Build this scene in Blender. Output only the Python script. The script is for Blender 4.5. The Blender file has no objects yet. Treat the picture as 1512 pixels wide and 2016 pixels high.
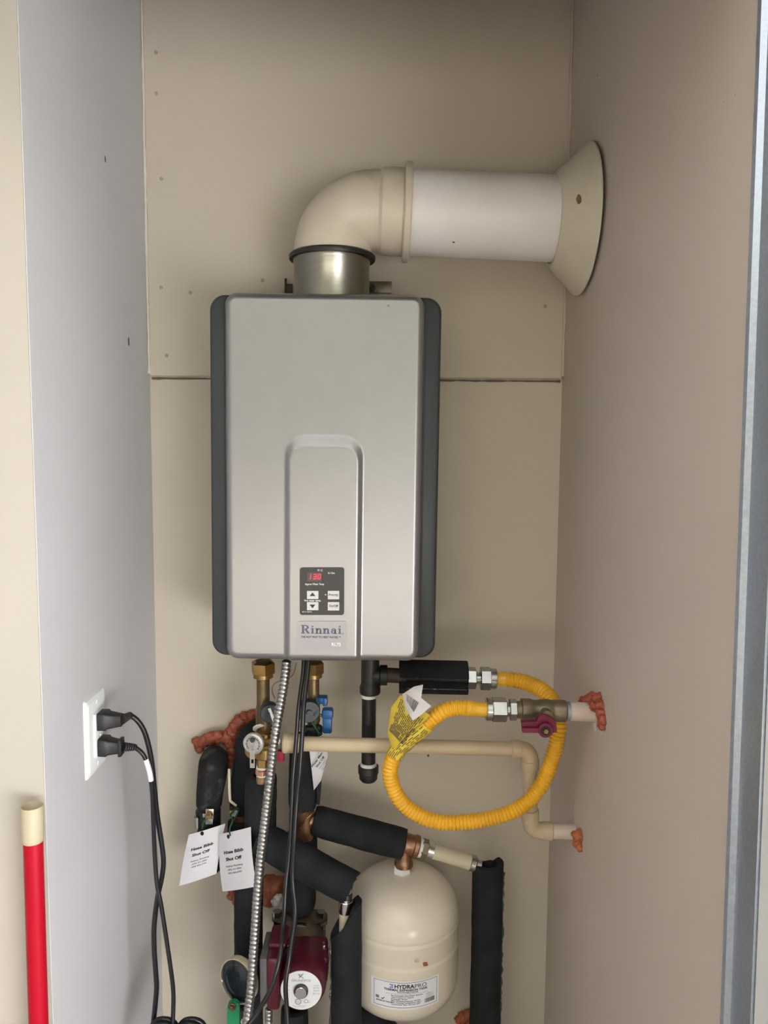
import bpy, bmesh, math, random
from math import sin, cos, pi, radians
from mathutils import Vector, Matrix, noise

random.seed(7)
S = bpy.context.scene
COL = S.collection

# ------------------------------------------------------------------ camera
F = 1500.0                                   # focal length in pixels of the 1512 x 2016 frame
PITCH, ROLL = radians(5.2), radians(0.42)
EYE = Vector((0, 0, 1.45))
FWD = Vector((0, cos(PITCH), -sin(PITCH)))
U0 = Vector((0, sin(PITCH), cos(PITCH)))
RIGHT = Vector((1, 0, 0)) * cos(ROLL) + U0 * sin(ROLL)
UP = U0 * cos(ROLL) - Vector((1, 0, 0)) * sin(ROLL)
cd = bpy.data.cameras.new('camera')
cd.sensor_fit = 'VERTICAL'
cd.sensor_height = 24.0
cd.lens = 24.0 * F / 2016.0
cd.clip_start = 0.02
cam = bpy.data.objects.new('camera', cd)
COL.objects.link(cam)
m3 = Matrix((RIGHT, UP, -FWD)).transposed()
cam.matrix_world = Matrix.Translation(EYE) @ m3.to_4x4()
S.camera = cam

# ------------------------------------------------------------------ sky, sun, exposure
S.view_settings.view_transform = 'Standard'
S.view_settings.look = 'None'
S.view_settings.gamma = 1.0
S.view_settings.use_curve_mapping = False
S.view_settings.exposure = 1.05
W = bpy.data.worlds.new('World')
S.world = W
W.use_nodes = True
nt = W.node_tree
nt.nodes.clear()
bg = nt.nodes.new('ShaderNodeBackground')
bg.inputs['Color'].default_value = (1.0, 0.962, 0.955, 1)     # bright overcast sky
bg.inputs['Strength'].default_value = 1.0
wo = nt.nodes.new('ShaderNodeOutputWorld')
nt.links.new(bg.outputs[0], wo.inputs['Surface'])
sd = bpy.data.lights.new('sun', 'SUN')
sd.energy = 38.0
sd.angle = radians(4)
sd.color = (1.0, 0.97, 0.92)
sun = bpy.data.objects.new('sun', sd)
COL.objects.link(sun)
sun.rotation_euler = Vector((0.74, -0.22, -0.63)).to_track_quat('-Z', 'Y').to_euler()
sun.location = (-5, 3, 6)

# ------------------------------------------------------------------ helpers
def P(px, py, Y):
    d = FWD + RIGHT * ((px - 756) / F) + UP * ((1008 - py) / F)
    return EYE + d * (Y / d.y)

def PS(px, py, X):
    d = FWD + RIGHT * ((px - 756) / F) + UP * ((1008 - py) / F)
    return EYE + d * (X / d.x)

def depth(p): return (p - EYE).dot(FWD)
def rr(p, rpx): return rpx * depth(p) / F

def crom(pts, n):
    """Catmull-Rom through a list of tuples (any dimension), n samples per span"""
    out = []
    L = len(pts)
    for i in range(L - 1):
        p0 = pts[max(i - 1, 0)]; p1 = pts[i]; p2 = pts[i + 1]; p3 = pts[min(i + 2, L - 1)]
        for k in range(n):
            t = k / n
            out.append(tuple(0.5 * ((2 * b) + (-a + c) * t + (2 * a - 5 * b + 4 * c - d) * t * t + (-a + 3 * b - 3 * c + d) * t ** 3)
                             for a, b, c, d in zip(p0, p1, p2, p3)))
    out.append(tuple(pts[-1]))
    return out

def resample(pts, step):
    """even spacing along a polyline of (Vector, r)"""
    acc = [0.0]
    for a, b in zip(pts, pts[1:]): acc.append(acc[-1] + (b[0] - a[0]).length)
    n = max(2, int(acc[-1] / step))
    out = []; j = 0
    for i in range(n + 1):
        s = acc[-1] * i / n
        while j < len(acc) - 2 and acc[j + 1] < s: j += 1
        t = (s - acc[j]) / max(1e-9, acc[j + 1] - acc[j])
        out.append((pts[j][0].lerp(pts[j + 1][0], t), pts[j][1] * (1 - t) + pts[j + 1][1] * t, s))
    return out

def perp(d):
    d = d.normalized()
    a = Vector((0, 0, 1)) if abs(d.z) < 0.9 else Vector((0, 1, 0))
    u = d.cross(a).normalized()
    return u, d.cross(u).normalized()

def tube(bm, pts, seg=16, caps=True, rf=None, amp=0.0, freq=60.0):
    """pts: list of (Vector, r); rf(s, ang, r) may change the radius; parallel transport frame"""
    rings = []
    s = 0.0
    d = (pts[1][0] - pts[0][0]).normalized()
    u, v = perp(d)
    for i, q in enumerate(pts):
        p, r = q[0], q[1]
        if i > 0: s += (p - pts[i - 1][0]).length
        a = pts[max(i - 1, 0)][0]; b = pts[min(i + 1, len(pts) - 1)][0]
        nd = (b - a)
        nd = nd.normalized() if nd.length > 1e-9 else d
        q_ = d.rotation_difference(nd)
        u = q_ @ u; u = (u - nd * u.dot(nd)).normalized(); v = nd.cross(u); d = nd
        ring = []
        for k in range(seg):
            t = 2 * pi * k / seg
            e = u * cos(t) + v * sin(t)
            R_ = rf(s, t, r) if rf else r
            if amp: R_ += amp * noise.noise((p + e * r) * freq)
            ring.append(bm.verts.new(p + e * R_))
        rings.append(ring)
    for r0, r1 in zip(rings, rings[1:]):
        for k in range(seg):
            bm.faces.new((r0[k], r0[(k + 1) % seg], r1[(k + 1) % seg], r1[k]))
    if caps:
        bm.faces.new(list(reversed(rings[0]))); bm.faces.new(rings[-1])
    return rings

def lathe(bm, p0, axis, prof, seg=28, phase=0.0, closed=False):
    """prof: list of (r, t): t along the axis from p0. closed joins the last ring to the first"""
    axis = axis.normalized()
    u, v = perp(axis)
    rings = []
    for r, t in prof:
        c = p0 + axis * t
        if r < 1e-6: rings.append([bm.verts.new(c)])
        else: rings.append([bm.verts.new(c + (u * cos(2 * pi * k / seg + phase) + v * sin(2 * pi * k / seg + phase)) * r) for k in range(seg)])
    pairs = list(zip(rings, rings[1:]))
    if closed: pairs.append((rings[-1], rings[0]))
    for a, b in pairs:
        for k in range(seg):
            k2 = (k + 1) % seg
            if len(a) == 1 and len(b) == 1: continue
            if len(a) == 1: bm.faces.new((a[0], b[k2], b[k]))
            elif len(b) == 1: bm.faces.new((a[k], a[k2], b[0]))
            else: bm.faces.new((a[k], a[k2], b[k2], b[k]))
    if not closed:
        if len(rings[0]) > 1: bm.faces.new(list(reversed(rings[0])))
        if len(rings[-1]) > 1: bm.faces.new(rings[-1])

def rod(bm, a, b, r, seg=20, bev=0.0, r2=None, phase=0.0):
    ax = b - a; L = ax.length
    r2 = r if r2 is None else r2
    if bev: pr = [(r - bev, 0), (r, bev), (r2, L - bev), (r2 - bev, L)]
    else: pr = [(r, 0), (r2, L)]
    lathe(bm, a, ax, pr, seg, phase)

def box(bm, c, sx, sy, sz, bev=0.0, rot=None, segs=2):
    """sx, sy, sz full sizes"""
    b2 = bmesh.new()
    bmesh.ops.create_cube(b2, size=1)
    for v in b2.verts: v.co = Vector((v.co.x * sx, v.co.y * sy, v.co.z * sz))
    if bev: bmesh.ops.bevel(b2, geom=list(b2.edges), offset=bev, segments=segs, profile=0.5, affect='EDGES')
    M = Matrix.Translation(c) @ (rot.to_4x4() if rot else Matrix.Identity(4))
    join(bm, b2, M)

def join(bm, b2, M=None):
    mp = {}
    for v in b2.verts: mp[v] = bm.verts.new(M @ v.co if M else v.co)
    for f in b2.faces:
        try: bm.faces.new([mp[v] for v in f.verts])
        except ValueError: pass
    b2.free()

def prism(bm, poly, n, th):
    """poly: list of Vectors in a plane; extruded along n by th"""
    a = [bm.verts.new(p) for p in poly]
    b = [bm.verts.new(p + n * th) for p in poly]
    bm.faces.new(list(reversed(a))); bm.faces.new(b)
    k = len(poly)
    for i in range(k): bm.faces.new((a[i], a[(i + 1) % k], b[(i + 1) % k], b[i]))

def rrect(w, h, r, n=6):
    out = []
    for cx, cy, a0 in ((w / 2 - r, h / 2 - r, 0), (-w / 2 + r, h / 2 - r, pi / 2), (-w / 2 + r, -h / 2 + r, pi), (w / 2 - r, -h / 2 + r, 1.5 * pi)):
        for k in range(n + 1):
            a = a0 + pi / 2 * k / n
            out.append((cx + r * cos(a), cy + r * sin(a)))
    return out

def lump(bm, c, r, amp=0.35, sub=3, flat=None, seed=0, sc=1.0):
    b2 = bmesh.new()
    bmesh.ops.create_icosphere(b2, subdivisions=sub, radius=1)
    for v in b2.verts:
        e = v.co.normalized()
        k = 1 + amp * noise.noise(e * 1.6 * sc + Vector((seed * 3.7, seed, 0))) + amp * 0.6 * noise.noise(e * 4.2 * sc + Vector((0, seed * 2.1, seed)))
        v.co = e * k * r
        if flat: v.co = Vector((v.co.x * flat[0], v.co.y * flat[1], v.co.z * flat[2]))
    join(bm, b2, Matrix.Translation(c))

_TXT = {}
def glyphs(s, bold=0.0):
    key = (s, bold)
    if key not in _TXT:
        cu = bpy.data.curves.new('t', 'FONT'); cu.body = s; cu.size = 1.0; cu.offset = bold; cu.resolution_u = 3
        o = bpy.data.objects.new('t', cu); COL.objects.link(o)
        bpy.context.view_layer.update()
        me = o.evaluated_get(bpy.context.evaluated_depsgraph_get()).to_mesh()
        vs = [(v.co.x, v.co.y) for v in me.vertices]; fs = [tuple(p.vertices) for p in me.polygons]
        o.evaluated_get(bpy.context.evaluated_depsgraph_get()).to_mesh_clear()
        bpy.data.objects.remove(o); bpy.data.curves.remove(cu)
        _TXT[key] = (vs, fs)
    return _TXT[key]

def text(bm, s, fmap, x, y, h, w=None, align='L', bold=0.0):
    """s with cap height h at (x, y) in the plane coordinates of fmap; w squeezes to that width"""
    vs, fs = glyphs(s, bold)
    if not vs: return
    x0 = min(a for a, b in vs); x1 = max(a for a, b in vs)
    k = h / 0.69
    kx = (w / (x1 - x0)) if w else k
    wd = (x1 - x0) * kx
    ox = x - (0 if align == 'L' else wd / 2 if align == 'C' else wd)
    nv = [bm.verts.new(fmap(ox + (a - x0) * kx, y + b * k)) for a, b in vs]
    for f in fs:
        try: bm.faces.new([nv[i] for i in f])
        except ValueError: pass

def quad(bm, fmap, x0, y0, x1, y1):
    bm.faces.new([bm.verts.new(fmap(*q)) for q in ((x0, y0), (x1, y0), (x1, y1), (x0, y1))])

def obj(name, bm, mat, parent=None, sharp=38, smooth=True, kind=None):
    bmesh.ops.recalc_face_normals(bm, faces=list(bm.faces))
    me = bpy.data.meshes.new(name)
    bm.to_mesh(me); bm.free()
    me.materials.append(mat)
    if smooth:
        me.polygons.foreach_set('use_smooth', [True] * len(me.polygons))
        me.set_sharp_from_angle(angle=radians(sharp))
    o = bpy.data.objects.new(name, me)
    COL.objects.link(o)
    if parent:
        off = Vector(parent['_base'])
        me.transform(Matrix.Translation(-off))
        o.parent = parent
    if kind: o['kind'] = kind
    return o

def flat(name, bm, mat, parent=None):            # print: keep winding, no recalculation
    o = obj(name, bm, mat, parent, smooth=False)
    return o

def thing(name, label, cat, base, group=None):
    o = bpy.data.objects.new(name, None); COL.objects.link(o)
    o.empty_display_size = 0.02
    o.location = base
    o['label'] = label; o['category'] = cat
    if group: o['group'] = group
    o['_base'] = tuple(base)
    return o

def sub(o):                                       # let a part carry sub-parts: same origin
    o['_base'] = tuple(o.parent['_base']) if o.parent else (0, 0, 0)
    return o

def tag(o, label, cat, group=None):
    o['label'] = label; o['category'] = cat
    if group: o['group'] = group
    return o

def one(name, bm, mat, label, cat, group=None, **k):
    """a thing that is one mesh, its origin moved to its base"""
    o = obj(name, bm, mat, **k)
    zs = min(v.co.z for v in o.data.vertices); n = len(o.data.vertices)
    c = sum((v.co for v in o.data.vertices), Vector()) / n
    base = Vector((c.x, c.y, zs))
    o.data.transform(Matrix.Translation(-base)); o.location = base
    return tag(o, label, cat, group)

# ------------------------------------------------------------------ materials
def mat(name, col, rough=0.5, metal=0.0, var=0.0, vscale=8.0, bump=0.0, bscale=200.0, spec=0.5, col2=None, c2=(0.55, 0.65), c2scale=20.0,
        emit=None, estr=0.0, trans=0.0, coat=0.0, rvar=0.0, alpha=1.0, stretch=None):
    m = bpy.data.materials.new(name); m.use_nodes = True
    n = m.node_tree.nodes; l = m.node_tree.links
    b = n['Principled BSDF']
    b.inputs['Base Color'].default_value = (*col, 1)
    b.inputs['Roughness'].default_value = rough
    b.inputs['Metallic'].default_value = metal
    b.inputs['Specular IOR Level'].default_value = spec
    if trans: b.inputs['Transmission Weight'].default_value = trans
    if coat: b.inputs['Coat Weight'].default_value = coat; b.inputs['Coat Roughness'].default_value = 0.15
    if emit: b.inputs['Emission Color'].default_value = (*emit, 1); b.inputs['Emission Strength'].default_value = estr
    tc = n.new('ShaderNodeNewGeometry')
    src = tc.outputs['Position']
    if stretch:
        mp = n.new('ShaderNodeMapping'); mp.inputs['Scale'].default_value = stretch
        l.new(src, mp.inputs['Vector']); src = mp.outputs['Vector']
    cur = None
    if var:
        t = n.new('ShaderNodeTexNoise'); t.inputs['Scale'].default_value = vscale; t.inputs['Detail'].default_value = 5
        l.new(src, t.inputs['Vector'])
        mr = n.new('ShaderNodeMapRange'); mr.inputs['From Min'].default_value = 0.3; mr.inputs['From Max'].default_value = 0.7
        mr.inputs['To Min'].default_value = 1 - var; mr.inputs['To Max'].default_value = 1 + var
        l.new(t.outputs['Fac'], mr.inputs['Value'])
        mx = n.new('ShaderNodeMix'); mx.data_type = 'RGBA'; mx.blend_type = 'MULTIPLY'; mx.inputs['Factor'].default_value = 1
        mx.inputs['A'].default_value = (*col, 1)
        l.new(mr.outputs['Result'], mx.inputs['B'])
        cur = mx.outputs['Result']
        if rvar:
            r2 = n.new('ShaderNodeMapRange'); r2.inputs['From Min'].default_value = 0.3; r2.inputs['From Max'].default_value = 0.7
            r2.inputs['To Min'].default_value = rough - rvar; r2.inputs['To Max'].default_value = rough + rvar
            l.new(t.outputs['Fac'], r2.inputs['Value']); l.new(r2.outputs['Result'], b.inputs['Roughness'])
    if col2:
        t2 = n.new('ShaderNodeTexNoise'); t2.inputs['Scale'].default_value = c2scale; t2.inputs['Detail'].default_value = 6
        l.new(src, t2.inputs['Vector'])
        m2 = n.new('ShaderNodeMapRange'); m2.inputs['From Min'].default_value = c2[0]; m2.inputs['From Max'].default_value = c2[1]
        l.new(t2.outputs['Fac'], m2.inputs['Value'])
        mx2 = n.new('ShaderNodeMix'); mx2.data_type = 'RGBA'
        l.new(m2.outputs['Result'], mx2.inputs['Factor'])
        if cur: l.new(cur, mx2.inputs['A'])
        else: mx2.inputs['A'].default_value = (*col, 1)
        mx2.inputs['B'].default_value = (*col2, 1)
        cur = mx2.outputs['Result']
    if cur: l.new(cur, b.inputs['Base Color'])
    if bump:
        t3 = n.new('ShaderNodeTexNoise'); t3.inputs['Scale'].default_value = bscale; t3.inputs['Detail'].default_value = 4
        l.new(src, t3.inputs['Vector'])
        bp = n.new('ShaderNodeBump'); bp.inputs['Strength'].default_value = bump; bp.inputs['Distance'].default_value = 0.002
        l.new(t3.outputs['Fac'], bp.inputs['Height']); l.new(bp.outputs['Normal'], b.inputs['Normal'])
    return m

M = {}
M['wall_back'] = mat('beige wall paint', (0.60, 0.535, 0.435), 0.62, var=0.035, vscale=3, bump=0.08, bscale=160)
M['wall_left'] = mat('cool-lit beige wall paint', (0.595, 0.60, 0.612), 0.6, var=0.03, vscale=3, bump=0.08, bscale=160)  # same beige wall paint, bluish daylight tint put into the base colour
M['wall_return'] = mat('front-lit beige wall paint', (0.48, 0.445, 0.385), 0.6, var=0.03, vscale=3, bump=0.08, bscale=160)  # same beige paint, its tone under the outdoor light put into the colour
M['wall_right'] = mat('warm-lit beige wall paint', (0.61, 0.54, 0.475), 0.6, var=0.03, vscale=3, bump=0.08, bscale=160)  # same beige paint with the warm bounce tint put into its colour
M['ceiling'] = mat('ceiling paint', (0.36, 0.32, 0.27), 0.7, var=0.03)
M['soffit'] = mat('soffit boards', (0.28, 0.25, 0.21), 0.7, var=0.05)
M['blocker'] = mat('dark blocker wall', (0.26, 0.23, 0.19), 0.7, var=0.03)
M['bounce_white'] = mat('white bounce wall', (0.80, 0.81, 0.90), 0.8, var=0.03)
M['added_lawn'] = mat('added_lawn', (0.045, 0.055, 0.028), 0.9, var=0.3, vscale=9)
M['leaf'] = mat('added hedge leaves', (0.085, 0.095, 0.066), 0.7, var=0.4, vscale=6, bump=0.6, bscale=14)
M['concrete'] = mat('concrete ground', (0.27, 0.25, 0.225), 0.8, var=0.12, vscale=2, bump=0.2, bscale=60)
M['galv'] = mat('galvanised steel', (0.46, 0.52, 0.60), 0.36, 0.9, var=0.10, vscale=260, rvar=0.08)
M['bead'] = mat('dried caulk bead', (0.75, 0.70, 0.60), 0.6)
M['joint'] = mat('dark joint shadow gap', (0.16, 0.13, 0.10), 0.8)
M['screw'] = mat('painted screw', (0.40, 0.35, 0.28), 0.5, 0.0)
M['mark'] = mat('scuff', (0.13, 0.11, 0.09), 0.8)
M['silver'] = mat('silver paint', (0.34, 0.336, 0.34), 0.34, 0.8, var=0.02, vscale=30, bump=0.03, bscale=900, coat=0.15)
M['darkgrey'] = mat('dark grey plastic', (0.034, 0.040, 0.042), 0.45, var=0.05, bump=0.04, bscale=600)
M['blackgap'] = mat('black seal', (0.012, 0.012, 0.014), 0.5)
M['stainless'] = mat('stainless steel', (0.30, 0.29, 0.255), 0.30, 1.0, var=0.06, vscale=40, stretch=(1, 1, 8))
M['pvc_vent'] = mat('aged cream plastic', (0.66, 0.59, 0.48), 0.38, var=0.05, vscale=10, col2=(0.50, 0.43, 0.33), c2=(0.60, 0.78), c2scale=14)
M['vent_white'] = mat('white painted pipe', (0.86, 0.83, 0.82), 0.42, var=0.04, vscale=12)
M['flange'] = mat('cream flange', (0.66, 0.61, 0.50), 0.45, var=0.05, vscale=12)
M['rubber'] = mat('black rubber', (0.012, 0.012, 0.012), 0.42, var=0.2, vscale=50)
M['panel'] = mat('charcoal control panel', (0.030, 0.029, 0.030), 0.35)
M['display'] = mat('display glass', (0.010, 0.002, 0.004), 0.15)
M['led'] = mat('red led', (0.8, 0.02, 0.05), 0.4, emit=(1.0, 0.015, 0.06), estr=0.7)
M['button'] = mat('pale grey button', (0.68, 0.66, 0.66), 0.5, var=0.04, vscale=300)
M['ink'] = mat('black ink', (0.025, 0.025, 0.03), 0.6)
M['greyink'] = mat('grey ink', (0.22, 0.22, 0.24), 0.6)
M['blueink'] = mat('blue ink', (0.06, 0.20, 0.42), 0.6)
M['whiteink'] = mat('white ink', (0.75, 0.75, 0.75), 0.6)
M['navychrome'] = mat('dark blue grey badge letters', (0.075, 0.095, 0.14), 0.3, 0.3)
M['badge'] = mat('silver badge', (0.33, 0.325, 0.345), 0.32, 0.5)
M['brass'] = mat('brass', (0.34, 0.225, 0.085), 0.34, 0.9, var=0.2, vscale=60)
M['brassdull'] = mat('tarnished brass', (0.185, 0.13, 0.068), 0.45, 0.75, var=0.25, vscale=50)
M['bronze'] = mat('grey brown bronze', (0.23, 0.19, 0.13), 0.42, 0.7, var=0.2, vscale=50)
M['copper'] = mat('aged copper', (0.27, 0.135, 0.075), 0.42, 0.75, var=0.3, vscale=45, col2=(0.40, 0.26, 0.15), c2scale=35)
M['copperbright'] = mat('bright copper', (0.75, 0.42, 0.26), 0.25, 1.0)
M['steel'] = mat('zinc steel', (0.44, 0.45, 0.43), 0.25, 1.0, var=0.1, vscale=60)
M['armour'] = mat('grey steel armour', (0.40, 0.40, 0.39), 0.30, 1.0, var=0.12, vscale=90)
M['stamped'] = mat('stamped alloy plate', (0.60, 0.59, 0.56), 0.38, 0.35)
M['chrome'] = mat('chrome', (0.75, 0.75, 0.75), 0.12, 1.0)
M['teflon'] = mat('white thread tape', (0.78, 0.78, 0.75), 0.6)
M['iron'] = mat('black iron', (0.020, 0.020, 0.021), 0.42, 0.2, var=0.2, vscale=60, bump=0.1, bscale=300)
M['rust'] = mat('brown iron', (0.075, 0.055, 0.04), 0.6, 0.3, var=0.3, vscale=60)
M['foam'] = mat('black foam insulation', (0.0135, 0.0155, 0.0175), 0.85, var=0.35, vscale=25, bump=0.35, bscale=420, spec=0.3)
M['foamdust'] = mat('dusty black foam', (0.016, 0.0165, 0.017), 0.85, bump=0.35, bscale=420, spec=0.3, col2=(0.09, 0.088, 0.08), c2=(0.52, 0.74), c2scale=38)
M['foamcut'] = mat('torn foam edge with glue', (0.06, 0.063, 0.06), 0.7, col2=(0.30, 0.30, 0.27), c2=(0.54, 0.62), c2scale=110)
M['cpvc'] = mat('cream plastic pipe', (0.57, 0.46, 0.30), 0.36, var=0.04, vscale=20)
M['cpvcpink'] = mat('painted pipe stub', (0.66, 0.55, 0.47), 0.5, var=0.06, vscale=40, col2=(0.36, 0.28, 0.22), c2=(0.68, 0.74), c2scale=60)
M['yellow'] = mat('yellow coated gas hose', (0.85, 0.46, 0.025), 0.34, var=0.08, vscale=30, coat=0.2)
M['yellowtag'] = mat('yellow paper tag', (0.78, 0.58, 0.06), 0.55, var=0.06, vscale=40)
M['paper'] = mat('white paper', (0.80, 0.80, 0.83), 0.5, var=0.02, vscale=30)
M['paperold'] = mat('crumpled white sticker', (0.68, 0.64, 0.62), 0.45, var=0.05, vscale=60)
M['crimson'] = mat('crimson vinyl handle', (0.16, 0.008, 0.035), 0.42, var=0.1, vscale=40)
M['blueh'] = mat('blue vinyl handle', (0.012, 0.10, 0.30), 0.36)
M['pinkred'] = mat('red cap', (0.42, 0.015, 0.06), 0.45)
M['green'] = mat('green vinyl handle', (0.012, 0.22, 0.085), 0.35, var=0.1, vscale=60)
M['greenwire'] = mat('green wire', (0.01, 0.075, 0.035), 0.4)
M['caulk'] = mat('red fire sealant', (0.36, 0.085, 0.042), 0.38, var=0.15, vscale=40, bump=0.3, bscale=220)
M['caulkor'] = mat('orange fire sealant', (0.42, 0.125, 0.055), 0.5, var=0.2, vscale=40, bump=0.3, bscale=200)
M['patch'] = mat('white patch plaster', (0.66, 0.62, 0.56), 0.8, bump=0.5, bscale=150)
M['capgrey'] = mat('grey plastic cap', (0.028, 0.033, 0.041), 0.42)
M['cable'] = mat('black cable', (0.010, 0.010, 0.013), 0.30)
M['plug'] = mat('black plug', (0.012, 0.012, 0.014), 0.42)
M['pex'] = mat('cloudy plastic pipe', (0.60, 0.55, 0.40), 0.35, var=0.05, vscale=40)
M['tank'] = mat('almond enamel', (0.72, 0.655, 0.535), 0.27, var=0.02, vscale=10, coat=0.25)
M['label'] = mat('white printed label', (0.78, 0.79, 0.82), 0.42)
M['burg'] = mat('burgundy enamel', (0.085, 0.007, 0.019), 0.34, var=0.08, vscale=40)
M['greybox'] = mat('grey box side', (0.11, 0.11, 0.115), 0.5)
M['plate'] = mat('pale nameplate', (0.70, 0.72, 0.73), 0.4)
M['white'] = mat('white plastic', (0.80, 0.83, 0.83), 0.35)
M['red'] = mat('red painted pole', (0.42, 0.004, 0.018), 0.38, var=0.05, vscale=30, spec=0.2)
M['cap'] = mat('cream tube end', (0.50, 0.44, 0.30), 0.5, var=0.06, vscale=50)
M['lens'] = mat('clear plastic lens', (0.85, 0.9, 0.92), 0.05, trans=1.0, spec=0.15)
M['dial'] = mat('dark blue dial', (0.022, 0.035, 0.045), 0.4, var=0.3, vscale=90)
M['lever'] = mat('cream coated lever', (0.70, 0.64, 0.48), 0.4)
M['tanwire'] = mat('tan wire', (0.28, 0.22, 0.17), 0.5)

# ------------------------------------------------------------------ setting
YW = 1.44                                      # back wall
XL = P(298, 880, YW).x                         # left side wall
XR = P(1103, 880, YW).x                        # right side wall
YLF = PS(64, 880, XL).y                        # front edge of the left side wall
ZC = 2.75
YUP = YW - 0.010                               # face of the upper board
zs = P(700, 744, YUP).z                        # seam height

def struct(name, bm, m, smooth=False):
    o = obj(name, bm, m, smooth=smooth)
    o['kind'] = 'structure'
    o['_base'] = (0, 0, 0)
    return o

def slab(name, x0, y0, z0, x1, y1, z1, m, bev=0.0):
    bm = bmesh.new()
    box(bm, Vector(((x0 + x1) / 2, (y0 + y1) / 2, (z0 + z1) / 2)), x1 - x0, y1 - y0, z1 - z0, bev)
    return struct(name, bm, m)

slab('floor', -14, -20, -0.1, 14, YW + 0.3, 0, M['concrete'])
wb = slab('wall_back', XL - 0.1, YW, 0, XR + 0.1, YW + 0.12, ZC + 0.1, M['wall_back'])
bm = bmesh.new()
box(bm, Vector(((XL + XR) / 2, (YW + YUP) / 2, (zs + ZC) / 2)), XR - XL - 0.002, YW - YUP, ZC - zs - 0.002, 0.004)
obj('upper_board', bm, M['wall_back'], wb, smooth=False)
def pane(name, poly, n, th, m, smooth=False):
    bm = bmesh.new(); prism(bm, poly, n, th)
    return struct(name, bm, m, smooth)
# the front edges of the two side walls are a little out of plumb
def edge(ax, ay, bx, by, X):
    a, b = PS(ax, ay, X), PS(bx, by, X)
    f = lambda z: a.y + (b.y - a.y) * (z - a.z) / (b.z - a.z)
    return f
eL = edge(34, 10, 104, 2010, XL)
eR = edge(1503, 10, 1428, 2010, XR)
ZT = ZC + 0.1
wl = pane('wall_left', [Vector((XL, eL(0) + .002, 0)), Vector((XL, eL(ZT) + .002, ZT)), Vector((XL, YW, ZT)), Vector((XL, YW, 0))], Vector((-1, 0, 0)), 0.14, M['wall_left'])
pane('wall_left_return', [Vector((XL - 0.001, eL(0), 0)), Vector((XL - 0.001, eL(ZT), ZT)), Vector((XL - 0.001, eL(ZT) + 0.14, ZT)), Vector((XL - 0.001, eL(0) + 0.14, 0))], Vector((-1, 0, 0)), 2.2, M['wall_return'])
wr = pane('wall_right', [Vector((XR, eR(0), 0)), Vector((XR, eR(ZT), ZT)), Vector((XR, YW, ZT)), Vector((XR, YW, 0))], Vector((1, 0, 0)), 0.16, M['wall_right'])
slab('ceiling', XL - 0.1, 0.95, ZC, XR + 0.1, YW, ZC + 0.1, M['ceiling'])
# unseen front: beam and left wall added for shade, lintel and house walls
slab('wall_shade_beam', -2.4, 0.66, 1.94, 6.0, 0.775, ZT, M['wall_return'])  # beam added low across the front to darken the wall tops
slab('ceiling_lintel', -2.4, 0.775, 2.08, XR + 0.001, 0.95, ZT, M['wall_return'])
slab('wall_left_blocker', -1.55, -2.6, 0, -1.45, 1.1, 2.45, M['blocker'])  # unseen dark wall, added to block light from the left
slab('wall_house_right', XR + 0.16, 0.56, 0, 6.0, 0.72, ZT, M['wall_return'])
slab('wall_bounce', 1.6, -4.5, 0, 1.75, 0.56, 0.90, M['bounce_white'])  # unseen low white wall, added to bounce sunlight onto the left side
slab('ground_lawn_added', 1.75, -20, 0, 14, 0.55, 0.02, M['added_lawn'])  # unseen dark lawn, added to cut ground bounce onto the upper left
slab('wall_house_back', -6, YW + 0.12, 0, 6.0, YW + 0.3, ZT + 0.3, M['wall_return'])
bm = bmesh.new()
for k_ in range(26):
    lump(bm, Vector((-12 + k_ * 1.0, -9.5 + 0.5 * sin(k_ * 2.3), 2.2 + 0.7 * sin(k_ * 1.7))), 2.6 + 0.5 * sin(k_ * 3.1), 0.35, 3, (0.8, 0.7, 1.25), k_)
o = obj('added_hedge', bm, M['leaf']); o['kind'] = 'structure'  # unseen hedge, added for the dark green reflection in the heater panel
# galvanised steel jamb at the front end of the right wall: a rounded lip, then the flat web
bm = bmesh.new()
prof = [(0.004, 0.004), (-0.004, 0.000), (-0.007, -0.004), (-0.006, -0.009), (-0.001, -0.012),
        (0.000, -0.016), (0.001, -0.045), (0.012, -0.047), (0.16, -0.047), (0.16, 0.0)]
A = [bm.verts.new((XR + x, eR(0) + y, 0)) for x, y in prof]; B = [bm.verts.new((XR + x, eR(ZC) + y, ZC)) for x, y in prof]
for i_ in range(len(A)): bm.faces.new((A[i_], A[(i_ + 1) % len(A)], B[(i_ + 1) % len(B)], B[i_]))
bm.faces.new(A); bm.faces.new(list(reversed(B)))
struct('trim_1', bm, M['galv'], smooth=True)
yj = lambda z: eR(z) - 0.048
bm = bmesh.new()
prism(bm, [Vector((XR + 0.003, yj(0), 0)), Vector((XR + 0.003, yj(ZC), ZC)), Vector((XR + 0.003, yj(ZC) - 0.09, ZC)), Vector((XR + 0.003, yj(0) - 0.09, 0))], Vector((1, 0, 0)), 0.15)
struct('trim_2', bm, M['white'])
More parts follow.
